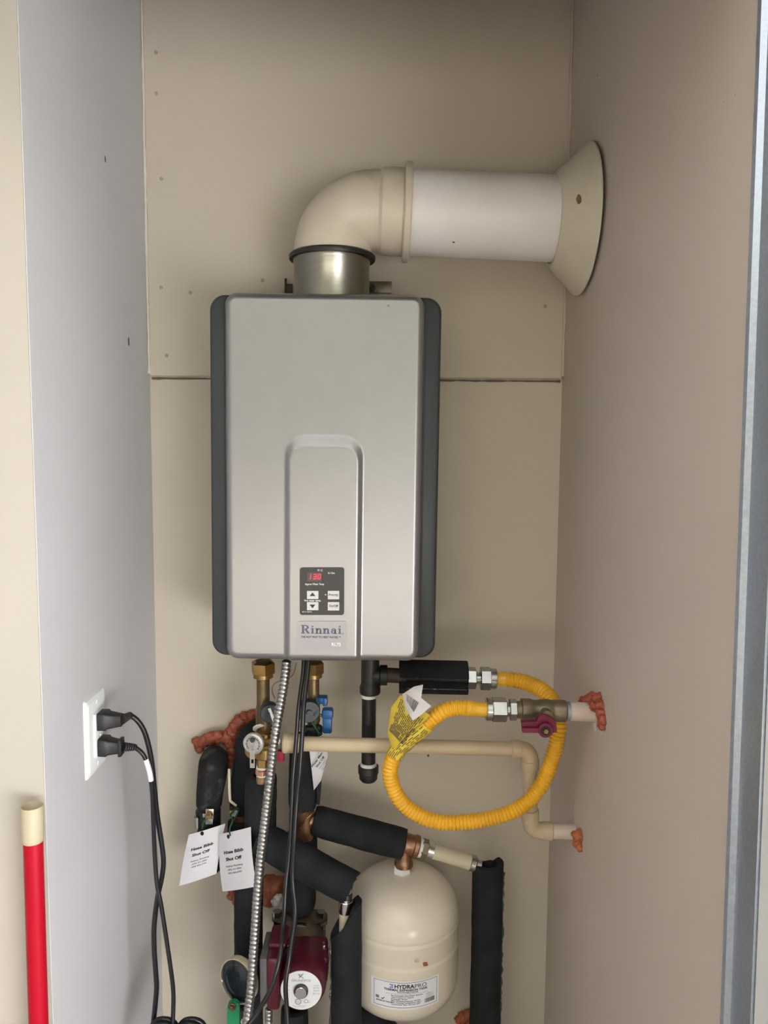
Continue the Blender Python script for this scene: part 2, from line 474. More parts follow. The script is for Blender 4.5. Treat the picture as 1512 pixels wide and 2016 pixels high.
# corner caulk beads
def bead(pts, r, m, parent, name='corner_bead'):
    bm = bmesh.new()
    q = resample([(Vector(p), r) for p in crom(pts, 6)], 0.012)
    tube(bm, q, 6, amp=r * 0.9, freq=90)
    return obj(name, bm, m, parent)
bead([tuple(Vector((XL + 0.002, YUP - 0.001, z))) for z in (zs + 0.005, zs + 0.3, zs + 0.7, ZC - 0.01)], 0.0022, M['bead'], wb)
bead([(XR - 0.002, YUP - 0.001, z) for z in (zs + 0.005, zs + 0.1, zs + 0.3, zs + 0.7, ZC - 0.01)], 0.0026, M['wall_right'], wb)
bead([(XL + 0.004, YW - 0.0015, zs - 0.003), (0, YW - 0.0015, zs - 0.003), (XR - 0.004, YW - 0.0015, zs - 0.003)], 0.0018, M['joint'], wb, 'joint_line')
for px, py in ((307, 103), (308, 184), (318, 352), (317, 566), (375, 576), (328, 700), (1073, 603), (517, 552)):
    p = P(px, py, YUP)
    bm = bmesh.new()
    lathe(bm, p + Vector((0, 0.0005, 0)), Vector((0, -1, 0)), [(0.0034, 0), (0.0034, 0.0012), (0.0028, 0.0017), (0.0013, 0.0017), (0.0010, 0.0009), (0, 0.0009)], 12)
    obj('screw_head', bm, M['screw'], wb)
for px, py, w, h, a in ((207, 314, 2.2, 7, 0.1), (253, 672, 1.6, 9, 0.35), (270, 700, 1.5, 2, 0)):
    p = PS(px, py, XL)
    bm = bmesh.new()
    lump(bm, p, rr(p, h), 0.5, 2, (0.12, 0.5, 1), px)
    obj('scuff_mark', bm, M['mark'], wl)
for px, py, w in ((1176, 148, 3), (1425, 200, 1.6), (1447, 186, 1.6), (1162, 1557, 1.5)):
    p = PS(px, py, XR)
    bm = bmesh.new()
    lump(bm, p, rr(p, w), 0.4, 2, (0.15, 0.8, 1), px)
    obj('scuff_mark', bm, M['mark'], wr)
p = P(843, 1487, YW); bm = bmesh.new()
lump(bm, p, rr(p, 4), 0.5, 2, (0.5, 0.1, 1), 3)
obj('scuff_mark', bm, M['mark'], wb)

# ------------------------------------------------------------------ water heater
YH = 1.19
HC = P(637, 940, YH)
HROT = radians(-0.35)
def HL(px, py):                                 # pixel on the front plane -> heater coordinates
    p = P(px, py, YH) - HC
    return p.x * cos(-HROT) - p.z * sin(-HROT), p.x * sin(-HROT) + p.z * cos(-HROT)
def HW(u, v, y):                                # heater coordinates -> world
    return Vector((HC.x + u * cos(HROT) - v * sin(HROT), y, HC.z + u * sin(HROT) + v * cos(HROT)))
uL, _ = HL(413, 940); uR, _ = HL(860, 940)
_, vT = HL(637, 575); _, vB = HL(637, 1303)
HWD = uR - uL; HHT = vT - vB; uM = (uL + uR) / 2; vM = (vT + vB) / 2
heater = thing('water_heater', 'silver wall-mounted tankless water heater with dark grey sides and red 130 display', 'water heater', HW(uM, vB, 1.31))
YHB = 1.425
# casing behind
bm = bmesh.new()
prism(bm, [HW(uM + a, vM + b, YH + 0.035) for a, b in rrect(HWD - 0.036, HHT - 0.006, 0.018)], Vector((0, 1, 0)), YUP - 0.004 - YH - 0.035)
obj('casing', bm, M['darkgrey'], heater, 30)
# side panels with a rounded front
SP = 0.034
for s in (-1, 1):
    ed = uM + s * (HWD / 2 + 0.0042)
    bm = bmesh.new()
    R_ = 0.024; out = []
    for k in range(9):
        a = pi / 2 * k / 8
        out.append((ed - s * (R_ - R_ * sin(a)), vT - 0.001 - (R_ - R_ * cos(a))))
    # outline: along the top edge, round the outer corner, down, round, back in
    top = [(ed - s * SP, vT - 0.001)] + [(ed - s * R_ + s * R_ * sin(pi / 2 * k / 8), vT - 0.001 - R_ + R_ * cos(pi / 2 * k / 8)) for k in range(9)]
    bot = [(u, vT - (v - vB)) for u, v in reversed(top)]
    poly = top + bot
    yl = [(YH + 0.012, 0.006), (YH + 0.0085, 0.002), (YH + 0.0085, 0.0)]
    # three inset rings give the panel its soft front edge
    rings = []
    cu, cv = ed - s * SP / 2, vM
    for y, ins in ((YHB - 0.004, 0.0), (YH + 0.0285, 0.0), (YH + 0.0235, 0.0016), (YH + 0.0215, 0.0045)):
        ring = []
        for u, v in poly:
            du = ins if s > 0 else -ins
            uu = u - s * ins * (1 if abs(u - (ed - s * SP)) > 1e-6 else 0)
            vv = v - ins if v > vM else v + ins
            ring.append(bm.verts.new(HW(uu, vv, y)))
        rings.append(ring)
    for a, b in zip(rings, rings[1:]):
        for i in range(len(a)): bm.faces.new((a[i], a[(i + 1) % len(a)], b[(i + 1) % len(a)], b[i]))
    bm.faces.new(rings[-1]); bm.faces.new(list(reversed(rings[0])))
    obj('side_panel', bm, M['darkgrey'], heater, 50)
# dark shadow gap seals between side panels and front panel
fuL, _ = HL(441, 940); fuR, _ = HL(832, 940)
FW = fuR - fuL; FM = (fuL + fuR) / 2
bm = bmesh.new()
prism(bm, [HW(FM + a, vM + b, YH + 0.0185) for a, b in rrect(FW + 0.0056, HHT - 0.004, 0.021)], Vector((0, 1, 0)), 0.02)
obj('seal', bm, M['blackgap'], heater, 30)
# front panel: pressed sheet with a rolled edge and an arched recess open to the bottom
def sdrr(x, y, hw, hh, r):
    qx, qy = abs(x) - hw + r, abs(y) - hh + r
    return math.hypot(max(qx, 0), max(qy, 0)) + min(max(qx, qy), 0) - r
aL, aT = HL(561, 853); aR, _ = HL(714, 1000)
iL, iT = HL(571, 879); iR, _ = HL(704, 1000)
RD = -0.006                                     # the centre console stands proud of the panel
def arch(u, v):
    """0 outside, 1 in the recess floor"""
    c0 = (aL + aR) / 2; hw0 = (aR - aL) / 2
    yb = vB - 0.4
    d0 = sdrr(u - c0, v - (aT + yb) / 2, hw0, (aT - yb) / 2, 0.034)
    if d0 > 0: return 0.0
    c1 = (iL + iR) / 2; hw1 = (iR - iL) / 2
    d1 = sdrr(u - c1, v - (iT + yb) / 2, hw1, (iT - yb) / 2, 0.024)
    if d1 <= 0: return 1.0
    t = -d0 / (-d0 + d1)
    return t
def sm(t): return t * t * (3 - 2 * t)
def fy(u, v):
    d = -sdrr(u - FM, v - vM, FW / 2, HHT / 2, 0.020)
    e = 0.013
    y = 0.0
    if d < e:
        t = 1 - max(d, 0) / e
        y = 0.016 * (1 - math.sqrt(max(0.0, 1 - t * t)))
    a = arch(u, v)
    return YH + y + RD * (0.75 * a + 0.25 * sm(a))
nu, nv = 190, 300
us = [-1 + 2 * i / nu for i in range(nu + 1)]
us = [math.copysign(1 - (1 - abs(x)) ** 1.25, x) for x in us]
vsq = [-1 + 2 * j / nv for j in range(nv + 1)]
vsq = [math.copysign(1 - (1 - abs(x)) ** 1.25, x) for x in vsq]
bm = bmesh.new()
grid = []
for j in vsq:
    v = vM + j * HHT / 2
    dv = abs(v - vM) - (HHT / 2 - 0.020)
    hw = FW / 2 - (0.020 - math.sqrt(max(0, 0.020 ** 2 - dv * dv)) if dv > 0 else 0)
    grid.append([bm.verts.new(HW(FM + i * hw, v, fy(FM + i * hw, v))) for i in us])
for a, b in zip(grid, grid[1:]):
    for i in range(nu): bm.faces.new((a[i], a[i + 1], b[i + 1], b[i]))
# returned rim
rim = grid[0] + [r[-1] for r in grid[1:]] + list(reversed(grid[-1][:-1])) + [r[0] for r in reversed(grid[1:-1])]
back = [bm.verts.new(v.co + Vector((0, YH + 0.034 - v.co.y, 0))) for v in rim]
for i in range(len(rim)):
    k = (i + 1) % len(rim)
    bm.faces.new((rim[i], back[i], back[k], rim[k]))
fp = obj('front_panel', bm, M['silver'], heater, 60)
# control panel in the recess
YR = YH + RD
def hmap(px0, py0, px1, py1, y):
    """map with x,y in 0..1 across a pixel rectangle of the recess floor"""
    def f(a, b):
        p = P(px0 + (px1 - px0) * a, py1 + (py0 - py1) * b, y)
        return p
    return f
def hrect(bm, px0, py0, px1, py1, y0, th, rad=0.0):
    a = P(px0, py1, y0); b = P(px1, py1, y0); c = P(px0, py0, y0)
    w = (b - a).length; h = (c - a).length
    ex = (b - a) / w; ey = (c - a) / h
    o = a + ex * w / 2 + ey * h / 2
    pts = [o + ex * x + ey * y for x, y in rrect(w, h, max(rad, 1e-4), 5 if rad else 1)]
    prism(bm, pts, Vector((0, -1, 0)), th)
bm = bmesh.new(); hrect(bm, 590.5, 1117, 677.5, 1210, YR + 0.001, 0.003, 0.004)
cp = sub(obj('control_panel', bm, M['panel'], heater, 30)); cp['label'] = 'charcoal control panel'
yc = YR - 0.002
bm = bmesh.new(); hrect(bm, 605, 1127, 633.5, 1144.5, yc + 0.0004, 0.0006, 0.0008)
obj('display', bm, M['display'], cp, 30)
# seven segment digits 1 3 0
bm = bmesh.new()
def seg7(bm, x, y, w, h, on, yy):
    t = 1.5
    def sl(px, py): return P(px + (y + h / 2 - py) * 0.12, py, yy)
    rects = {'a': (x, y, x + w, y + t), 'g': (x, y + h / 2 - t / 2, x + w, y + h / 2 + t / 2), 'd': (x, y + h - t, x + w, y + h),
             'f': (x, y, x + t, y + h / 2 - .3), 'b': (x + w - t, y, x + w, y + h / 2 - .3), 'e': (x, y + h / 2 + .3, x + t, y + h), 'c': (x + w - t, y + h / 2 + .3, x + w, y + h)}
    for k in on:
        a, b, c, d = rects[k]
        prism(bm, [sl(a, d), sl(c, d), sl(c, b), sl(a, b)], Vector((0, -1, 0)), 0.0004)
yy = yc - 0.0002
seg7(bm, 606.5, 1130, 6, 10.2, 'bc', yy); seg7(bm, 617, 1130, 6, 10.2, 'abgcd', yy); seg7(bm, 625.5, 1130, 6, 10.2, 'abcdef', yy)
o = obj('display_digits', bm, M['led'], cp, smooth=False); o['label'] = 'glowing red digits 130'
for a, b, c, d in ((604.5, 1163, 627, 1179), (645.5, 1163, 668, 1179.5), (604.5, 1185, 627, 1201), (645.5, 1185, 668, 1201.5)):
    bm = bmesh.new(); hrect(bm, a, b, c, d, yc + 0.0004, 0.0016, 0.0006)
    obj('button', bm, M['button'], cp, 30)
pm = lambda x, y: P(x, 2 * 1160 - y, yc - 0.0001)     # y up, mirrored about 1160
def pmy(py): return 2 * 1160 - py
bm = bmesh.new()
text(bm, 'F/ C', pm, 625.5, pmy(1124.5), 3.6, 9.5, bold=0.02)
text(bm, 'In Use', pm, 646, pmy(1129.8), 3.8, 13, bold=0.02)
text(bm, 'Approx Water Temp', pm, 600.5, pmy(1151.8), 3.9, 37.5, bold=0.02)
text(bm, 'Hot water temp.', pm, 599, pmy(1183.9), 3.6, 33, bold=0.03)
text(bm, 'MC-91-100US-R', pm, 595, pmy(1205.5), 1.9, 19, bold=0.02)
prism(bm, [P(641 + 1.3 * cos(t), 1170.8 + 1.3 * sin(t), yc) for t in [k * pi / 5 for k in range(10)]], Vector((0, -1, 0)), 0.0002)
o = flat('lettering', bm, M['whiteink'], cp); o['label'] = 'white lettering'
yb_ = yc - 0.0014
pb = lambda x, y: P(x, 2 * 1160 - y, yb_)
for pts in (((609.5, 1173.5), (621, 1173.5), (615.2, 1166.3)), ((609.5, 1190.3), (615.2, 1197.5), (621, 1190.3))):
    bm = bmesh.new(); prism(bm, [P(x, y, yb_ + 0.0002) for x, y in pts], Vector((0, -1, 0)), 0.0003)
    obj('arrow_mark', bm, M['ink'], cp, smooth=False)
bm = bmesh.new()
text(bm, 'Priority', pb, 656.7, pmy(1173.2), 4.4, 18.5, 'C', bold=0.02)
text(bm, 'On/Off', pb, 656.7, pmy(1195.3), 4.6, 18, 'C', bold=0.02)
o = flat('lettering', bm, M['ink'], cp); o['label'] = 'dark button lettering'
# badge
bm = bmesh.new(); hrect(bm, 586, 1222.5, 682, 1280.5, YR + 0.001, 0.0025, 0.003)
bd = sub(obj('badge', bm, M['badge'], heater, 30)); bd['label'] = 'shiny silver nameplate badge'
yq = YR - 0.0016
q = lambda x, y: P(x, 2500 - y - (x - 634) * -0.012, yq)
def qy(py): return 2500 - py
bm = bmesh.new()
# heavy roman letters with slab serifs: stems, bowls and feet
def rc(x0, y0, x1, y1): prism(bm, [q(x0, qy(y1)), q(x1, qy(y1)), q(x1, qy(y0)), q(x0, qy(y0))], Vector((0, -1, 0)), 0.0003)
def ring(cx, cy, ax, ay, bx, by, a0, a1, n=10):
    o_ = [(cx + ax * cos(a0 + (a1 - a0) * k / n), cy - ay * sin(a0 + (a1 - a0) * k / n)) for k in range(n + 1)]
    i_ = [(cx + bx * cos(a0 + (a1 - a0) * k / n), cy - by * sin(a0 + (a1 - a0) * k / n)) for k in range(n + 1)]
    for k in range(n):
        prism(bm, [q(x, qy(y)) for x, y in (o_[k], o_[k + 1], i_[k + 1], i_[k])], Vector((0, -1, 0)), 0.0003)
base = 1247.5
rc(592.5, 1231, 601, 1232.5); rc(594.5, 1231, 598.8, base); rc(592.5, base - 1.5, 601, base)           # R
ring(600, 1235.3, 8, 4.4, 4.2, 2.7, -pi / 2, pi / 2)
prism(bm, [q(x, qy(y)) for x, y in ((599.5, 1239.2), (603.5, 1238.8), (610, base), (605, base))], Vector((0, -1, 0)), 0.0003)
def stem(x, top): rc(x, top, x + 3.6, base); rc(x - 1.4, base - 1.4, x + 5, base); rc(x - 1.4, top, x + 1, top + 1.3)
stem(613.5, 1237); ring(615.3, 1233.6, 1.8, 1.6, 0, 0, 0, 2 * pi, 10)                                    # i
for x in (622, 637):                                                                                    # n n
    stem(x, 1237); rc(x + 7.2, 1240, x + 10.6, base); rc(x + 6, base - 1.4, x + 12, base)
    ring(x + 6.2, 1241, 4.4, 4.2, 1.4, 2.4, 0, pi)
ring(656.5, 1243.8, 4.8, 3.6, 1.9, 2.1, 0, 2 * pi, 14); rc(658.4, 1240, 661.6, base); rc(661, base - 1.4, 663.5, base); ring(657, 1240.4, 4.6, 3.6, 2.0, 2.2, 0, pi)
stem(667, 1237); ring(668.8, 1233.6, 1.8, 1.6, 0, 0, 0, 2 * pi, 10)
ring(675, 1247, 1.2, 1.2, 0, 0, 0, 2 * pi, 8)
o = flat('lettering', bm, M['navychrome'], bd); o['label'] = 'dark blue chrome lettering'
bm = bmesh.new()
text(bm, 'THE HOT WAY TO HEAT WATER', q, 592.5, qy(1256.3), 4.0, 73, bold=0.03)
text(bm, 'TM', q, 666.5, qy(1254.6), 2.0, 4.5, bold=0.03)
o = flat('lettering', bm, M['ink'], bd); o['label'] = 'black slogan lettering'
bm = bmesh.new(); text(bm, 'RL75', q, 653, qy(1271.5), 6.4, 18, bold=0.02)
o = flat('lettering', bm, M['whiteink'], bd); o['label'] = 'white lettering'
# flue collar
YV = 1.30
p0 = P(653, 600, YV); rc_ = rr(P(653, 540, YV), 74)
vtop = HW(uM, vT, YV).z
pa = Vector((p0.x, YV, vtop - 0.004)); pg = P(653, 512, YV)
bm = bmesh.new()
Lc = pg.z - pa.z
lathe(bm, pa, Vector((0, 0, 1)), [(rc_ + 0.004, 0), (rc_ + 0.004, 0.006), (rc_, 0.007), (rc_, Lc * 0.9), (rc_ + 0.0012, Lc * 0.92), (rc_ + 0.0012, Lc)], 48)
o = obj('flue_collar', bm, M['stainless'], heater); o['label'] = 'stainless steel flue collar'
# mounting bracket ends above the casing
for px0, py0, px1, py1, m in ((728, 555, 771, 578, 'bronze'), (561, 549, 565, 577, 'rust'), (565, 560, 576, 577, 'rust')):
    a = P(px0, py0, YUP); b = P(px1, py1, YUP)
    bm = bmesh.new(); box(bm, Vector(((a.x + b.x) / 2, YUP - 0.0035, (a.z + b.z) / 2)), abs(b.x - a.x), 0.005, abs(a.z - b.z), 0.0005)
    obj('mounting_bracket', bm, M[m], heater)
bm = bmesh.new(); a = P(733, 568, YUP - 0.006)
rod(bm, a, a - Vector((0, 0.012, 0)), 0.006, 6); rod(bm, a - Vector((0.008, 0, 0.002)), a - Vector((0.008, 0.008, 0.002)), 0.004, 8)
obj('bracket_bolt', bm, M['iron'], heater)
bm = bmesh.new(); a = P(765, 602, YH - 0.0001)
lump(bm, a, 0.0018, 0.5, 2, (1, .15, 1), 4); obj('scuff_mark', bm, M['greyink'], heater)

# ------------------------------------------------------------------ vent
elb = thing('vent_elbow', 'aged cream vent elbow on top of the silver water heater', 'pipe elbow', pg)
rv = rr(P(660, 460, YV), 76)
cA = P(738, 497, YV)                            # inside corner of the bend
axd = (P(1140, 441, YV) - P(745, 424, YV)); axd.y = 0; axd.normalize()
br = rv * 1.03
bm = bmesh.new()
pts = [(Vector((p0.x + 0.002, YV, pg.z + 0.001)), rv)]
cc = Vector((p0.x + 0.002 + br, YV, cA.z))
for k in range(25):
    a = (pi / 2 + math.atan2(-axd.z, axd.x)) * k / 24
    pts.append((cc + Vector((-br * cos(a), 0, br * sin(a))), rv * (1 - 0.012 * sin(2 * min(a, pi / 2)))))
pe = pts[-1][0]
pts.append((pe + axd * 0.012, rv))
rings_ = tube(bm, pts, 56)
half_ = (pi / 2 + math.atan2(-axd.z, axd.x)) / 2
h0_ = cc + Vector((0, 0, br)) if False else pe
for ri, ring in enumerate(rings_[1:26]):
    a_ = 2 * half_ * ri / 24
    rad = Vector((-cos(a_), 0, sin(a_))); ctr = pts[ri + 1][0]
    for v_ in ring:
        inn_ = -(v_.co - ctr).dot(rad) / rv
        if inn_ <= 0: continue
        w_ = min(1.0, inn_ / 0.55); w_ = w_ * w_ * (3 - 2 * w_)
        if a_ < half_: dd = abs(v_.co.x - pts[0][0].x)
        else:
            q_ = v_.co - pe; q_.y = 0; dd = (q_ - axd * q_.dot(axd)).length
        yc_ = math.sqrt(max(0.0, rv * rv - dd * dd))
        v_.co.y = YV + (v_.co.y - YV) * (1 - w_) + math.copysign(min(yc_, abs(v_.co.y - YV)), v_.co.y - YV) * w_
o = obj('elbow_body', bm, M['pvc_vent'], elb, 40)
hb = pe + axd * 0.010
bm = bmesh.new()
lathe(bm, hb, axd, [(rv - 0.002, -0.004), (rv + 0.001, 0.0), (rv + 0.004, 0.004), (rv + 0.005, 0.020), (rv + 0.005, 0.041)], 56)
obj('hub', bm, M['pvc_vent'], elb, 30)
bm = bmesh.new()
lathe(bm, hb, axd, [(rv + 0.003, 0.038), (rv + 0.013, 0.039), (rv + 0.0145, 0.041), (rv + 0.0145, 0.049), (rv + 0.013, 0.051), (rv + 0.001, 0.051)], 56)
obj('rim', bm, M['pvc_vent'], elb, 30)
bm = bmesh.new()
t0 = P(652, 506, YV); rg = rr(t0, 85)
lathe(bm, Vector((p0.x + 0.001, YV, t0.z - 0.006)), Vector((0, 0, 1)), [(rv - 0.006, 0), (rg - 0.001, 0.0), (rg, 0.002), (rg, 0.006), (rg - 0.003, 0.009), (rv - 0.006, 0.009)], 56)
o = obj('gasket', bm, M['rubber'], elb, 30); o['label'] = 'black rubber gasket ring'
vp0 = hb + axd * 0.047
tt = (XR - vp0.x) / axd.x
rp = rr(P(950, 432, YV), 80.5)
bm = bmesh.new()
lathe(bm, vp0, axd, [(rp, 0), (rp, tt + 0.01)], 64)
for dx, a in ((0.255, 2.55), (0.2585, 2.55), (0.075, 2.1)):
    pass
vp = one('vent_pipe', bm, M['vent_white'], 'white horizontal vent pipe running from the elbow to the right wall', 'pipe')
for px, py, r in ((1097, 403, 2.2), (1102, 402.5, 2.6), (893, 477, 2.0)):
    sn = (432 + (px - 950) * 0.045 - py) / 80.5
    p = P(px, py, YV - rp * math.sqrt(max(0, 1 - sn * sn)) * 0.99)
    bm = bmesh.new(); lump(bm, p - vp.location, rr(p, r), 0.5, 2, (1.2, 0.3, 0.8), px)
    o = obj('paint_chip', bm, M['mark']); o.parent = vp
# flange against the right wall
fl = thing('wall_flange', 'cream conical wall flange around the white vent pipe', 'flange', vp0 + axd * (tt - 0.05))
fc = vp0 + axd * tt
X = Vector((1, 0, 0))
bm = bmesh.new()
lathe(bm, Vector((0, fc.y, fc.z)) + X * (XR - 0.056), X, [(rp + 0.001, 0.004), (rp + 0.001, 0.0), (rp + 0.006, 0.0), (0.118, 0.046), (0.1195, 0.0475), (0.1195, 0.050), (0.117, 0.0505), (rp + 0.001, 0.012)], 72, closed=True)
obj('cone', bm, M['flange'], fl, 30)
p = P(1131, 432, 1.22)
bm = bmesh.new()
p = Vector((XR - 0.056 + 0.020, fc.y - 0.0955, fc.z + 0.004))
lump(bm, p, 0.0055, 0.5, 2, (0.8, 0.35, 1.1), 5)
o = obj('rust_spot', bm, M['copper'], fl); o['label'] = 'brown rust spot'
def blob(name, label, lumps, m='caulk', amp=0.4, group=None, fl=(1, 1, 1)):
    bm = bmesh.new()
    for i, (px, py, where, r) in enumerate(lumps):
        p = PS(px, py, XR - 0.003) if where == 'R' else P(px, py, where)
        lump(bm, p, rr(p, r), amp, 3, fl if where != 'R' else (1.0, 1, 1), i * 1.7 + px * 0.01)
    return one(name, bm, M[m], label, 'sealant', group, sharp=100)
blob('sealant_blob', 'red sealant squeezed out under the lower edge of the cream vent flange', [(1163, 512, 'R', 9), (1159, 528, 'R', 8), (1152, 545, 'R', 9), (1147, 556, 'R', 7)])

# ------------------------------------------------------------------ generic plumbing builders
def path(pts, n=8):
    """[(px,py,Y,rpx)] -> dense [(Vector, r)]"""
    w = []
    for px, py, Y, r in pts:
        p = P(px, py, Y); w.append((p.x, p.y, p.z, rr(p, r)))
    return [(Vector(a[:3]), a[3]) for a in crom(w, n)]

def foam(label, pts, m='foam', name='pipe_insulation', n=8, floor=False, amp=0.0012, seg=22, hole=True, ragged=0.0, extra=None):
    q = path(pts, n)
    if floor:
        l = q[-1]; q.append((Vector((l[0].x, l[0].y, 0.02)), l[1]))
    q = resample(q, 0.008)
    q = [(a, b) for a, b, s in q]
    bm = bmesh.new()
    rings = tube(bm, q, seg, caps=False, amp=amp, freq=45)
    for ri, sgn in ((0, 1), (-1, -1)):                 # hollow ends showing the wall thickness
        ring = rings[ri]; c = q[ri][0]; d = (q[1][0] - q[0][0]).normalized() if ri == 0 else (q[-2][0] - q[-1][0]).normalized()
        if ragged and ri == -1:
            for k, v in enumerate(ring): v.co += -d * ragged * (0.5 + 0.9 * noise.noise(Vector((k * 0.9, 3.1, 0))))
        i1 = [bm.verts.new(c.lerp(v.co, 0.97) + (v.co - c).normalized() * -0.001 - d * 0.001) for v in ring]
        i2 = [bm.verts.new(c.lerp(v.co, 0.55) - d * 0.0005) for v in ring]
        i3 = [bm.verts.new(c.lerp(v.co, 0.50) + d * 0.012) for v in ring]
        for A, B in ((ring, i1), (i1, i2), (i2, i3)):
            for k in range(seg): bm.faces.new((A[k], A[(k + 1) % seg], B[(k + 1) % seg], B[k]))
        bm.faces.new(i3)
    return one(name, bm, M[m], label, 'pipe insulation', sharp=50)

def prod(bm, a, b, r, **k):                         # rod between two pixel points (px,py,Y), radius in px at the first
    A, B = P(*a), P(*b)
    rod(bm, A, B, rr(A, r), r2=k.pop('r2', None) and None, **k) if False else rod(bm, A, B, rr(A, r), **k)

def part(name, parent, m, a, b, r, seg=20, bev=0.0, label=None, phase=0.0):
    bm = bmesh.new(); prod(bm, a, b, r, seg=seg, bev=bev, phase=phase)
    o = obj(name, bm, M[m], parent)
    if label: o['label'] = label
    return o

DN = Vector((0, 0, -1)); FR = Vector((0, -1, 0))
def vaxis(px, py0, py1, Y):
    """vertical line through the pixel point: start point and length down to py1"""
    a = P(px, py0, Y); lo = P(px, py1, Y)
    return a, a.z - lo.z

# ------------------------------------------------------------------ service valves
YS = 1.285
def service(px, label, nutw, bodyr, ybot, capc, capr):
    t = thing('service_valve', label, 'valve', P(px, ybot, YS))
    a, L = vaxis(px, 1300, 1332, YS)
    k = rr(a, 1)
    bm = bmesh.new(); lathe(bm, a, DN, [(nutw * k * 0.7, 0), (nutw * k, 0.004), (nutw * k, L * 0.75), (nutw * k * 0.9, L * 0.8)], 6, 0.2)
    obj('union_nut', bm, M['brass'], t, 20)
    bm = bmesh.new(); lathe(bm, a + DN * L * 0.78, DN, [(nutw * k * 0.82, 0), (nutw * k * 0.82, L * 0.25), (nutw * k * 0.7, L * 0.3)], 24)
    obj('union_collar', bm, M['brass'], t)
    b, L2 = vaxis(px, 1334, ybot, YS)
    bm = bmesh.new(); lathe(bm, b, DN, [(bodyr * k * 0.95, 0), (bodyr * k, 0.004), (bodyr * k, L2 * 0.35), (bodyr * k * 1.12, L2 * 0.42), (bodyr * k * 1.18, L2 * 0.7), (bodyr * k * 1.02, L2 * 0.76), (bodyr * k, L2)], 24)
    obj('valve_body', bm, M['brassdull'], t)
    c = P(capc[0], capc[1], YS); r = rr(c, capr)
    bm = bmesh.new(); lathe(bm, c, (FR + Vector((0.25, 0, 0))).normalized(), [(r * 0.6, 0), (r * 0.6, 0.016), (r, 0.018), (r, 0.031), (r * 0.9, 0.034), (r * 0.25, 0.034), (r * 0.22, 0.038), (0, 0.038)], 32)
    o = obj('cap', bm, M['capgrey'], t); o['label'] = 'dark grey plastic drain cap'
    return t
hot = service(518, 'left brass service valve under the heater, with grey drain cap and no blue handles', 24, 13, 1475, (528, 1392), 19)
bm = bmesh.new(); a = P(531, 1398, YS - 0.042); b = P(540, 1420, YS - 0.03)
box(bm, (a + b) / 2, 0.005, 0.002, (a - b).length, 0.0005, Matrix.Rotation(-0.35, 3, 'Y'))
o = obj('cap_strap', bm, M['teflon'], hot)
bm = bmesh.new(); a = P(514, 1440, YS)
lathe(bm, P(513, 1432, YS - 0.004), Vector((0.15, -0.7, -0.7)), [(rr(a, 15), 0), (rr(a, 15), 0.003), (rr(a, 12), 0.004)], 24)
o = obj('thread_tape', bm, M['teflon'], hot)
bm = bmesh.new(); box(bm, P(548, 1390, YS), 0.012, 0.014, 0.02, 0.002)
cold = service(617, 'right brass service valve under the heater, with blue handles', 21, 11.5, 1452, (603, 1389), 22)
bm.free()
bm = bmesh.new()
a = P(640, 1382, YS)
box(bm, P(634, 1377, YS), rr(a, 22), 0.02, rr(a, 14), 0.003); box(bm, P(640, 1380, YS - 0.003), rr(a, 10), 0.016, rr(a, 18), 0.003)
o = obj('drain_handle', bm, M['blueh'], cold); o['label'] = 'small blue drain handle'
bm = bmesh.new()
box(bm, P(645, 1404, YS), rr(a, 22), 0.020, rr(a, 20), 0.004); box(bm, P(644.5, 1425, YS - 0.002), rr(a, 18), 0.014, rr(a, 36), 0.003)
o = obj('shutoff_handle', bm, M['blueh'], cold); o['label'] = 'large blue shutoff handle'
part('handle_stem', cold, 'brass', (620, 1409, YS), (636, 1408, YS), 3)
part('zip_tie', cold, 'rubber', (617, 1431, YS), (617, 1445, YS), 18)
part('zip_tie', cold, 'rubber', (603, 1436, YS - 0.01), (631, 1432, YS - 0.012), 6)
bm = bmesh.new()
tube(bm, [(a_, b_) for a_, b_ in path([(624, 1374, YS - .012, 2.2), (622, 1390, YS - .02, 2.2), (617, 1410, YS - .025, 2.2), (619, 1425, YS - .022, 2.0), (625, 1440, YS - .02, 1.6), (628, 1452, YS - .02, 1.6)])], 8)
tube(bm, [(a_, b_) for a_, b_ in path([(622, 1374, YS - .02, 2.2), (627, 1392, YS - .025, 2.2), (620, 1404, YS - .03, 2.2), (614, 1420, YS - .025, 2.2), (622, 1434, YS - .022, 1.6), (630, 1446, YS - .02, 1.6)])], 8)
one('tag_wire', bm, M['greenwire'], 'twisted green wire on the valve with blue handles', 'wire')
# relief valve between the left service valve and the cream drain pipe
YRV = 1.25
rel = thing('relief_valve', 'brass pressure relief valve with round silver dial plate and test lever', 'valve', P(515, 1520, YRV))
bm = bmesh.new()
c = P(512, 1462, YRV + 0.03); k = rr(c, 1)
lathe(bm, c, Vector((-0.22, -1, -0.05)), [(18 * k, -0.004), (18 * k, 0.022), (15 * k, 0.024), (15 * k, 0.036)], 28)
rod(bm, P(520, 1440, YRV + 0.02), P(519, 1492, YRV + 0.02), 17 * k, 24, 0.002)
rod(bm, P(518, 1490, YRV + 0.02), P(517, 1508, YRV + 0.02), 13 * k, 6)
rod(bm, P(520, 1466, YRV + 0.01), P(548, 1464, YRV), 12 * k, 24)
obj('body', bm, M['brass'], rel)
d_ = Vector((-0.22, -1, -0.05)).normalized()
bm = bmesh.new()
cd_ = P(500, 1463, YRV - 0.012); kd = rr(cd_, 1)
lathe(bm, cd_, d_, [(19 * kd, -0.004), (21 * kd, -0.002), (21 * kd, 0.004), (18 * kd, 0.006), (17 * kd, 0.0045), (6 * kd, 0.0045), (6 * kd, 0.010), (0, 0.010)], 40)
o = obj('dial_plate', bm, M['stamped'], rel); o['label'] = 'round silver plate with stamped lettering'
sub(o)
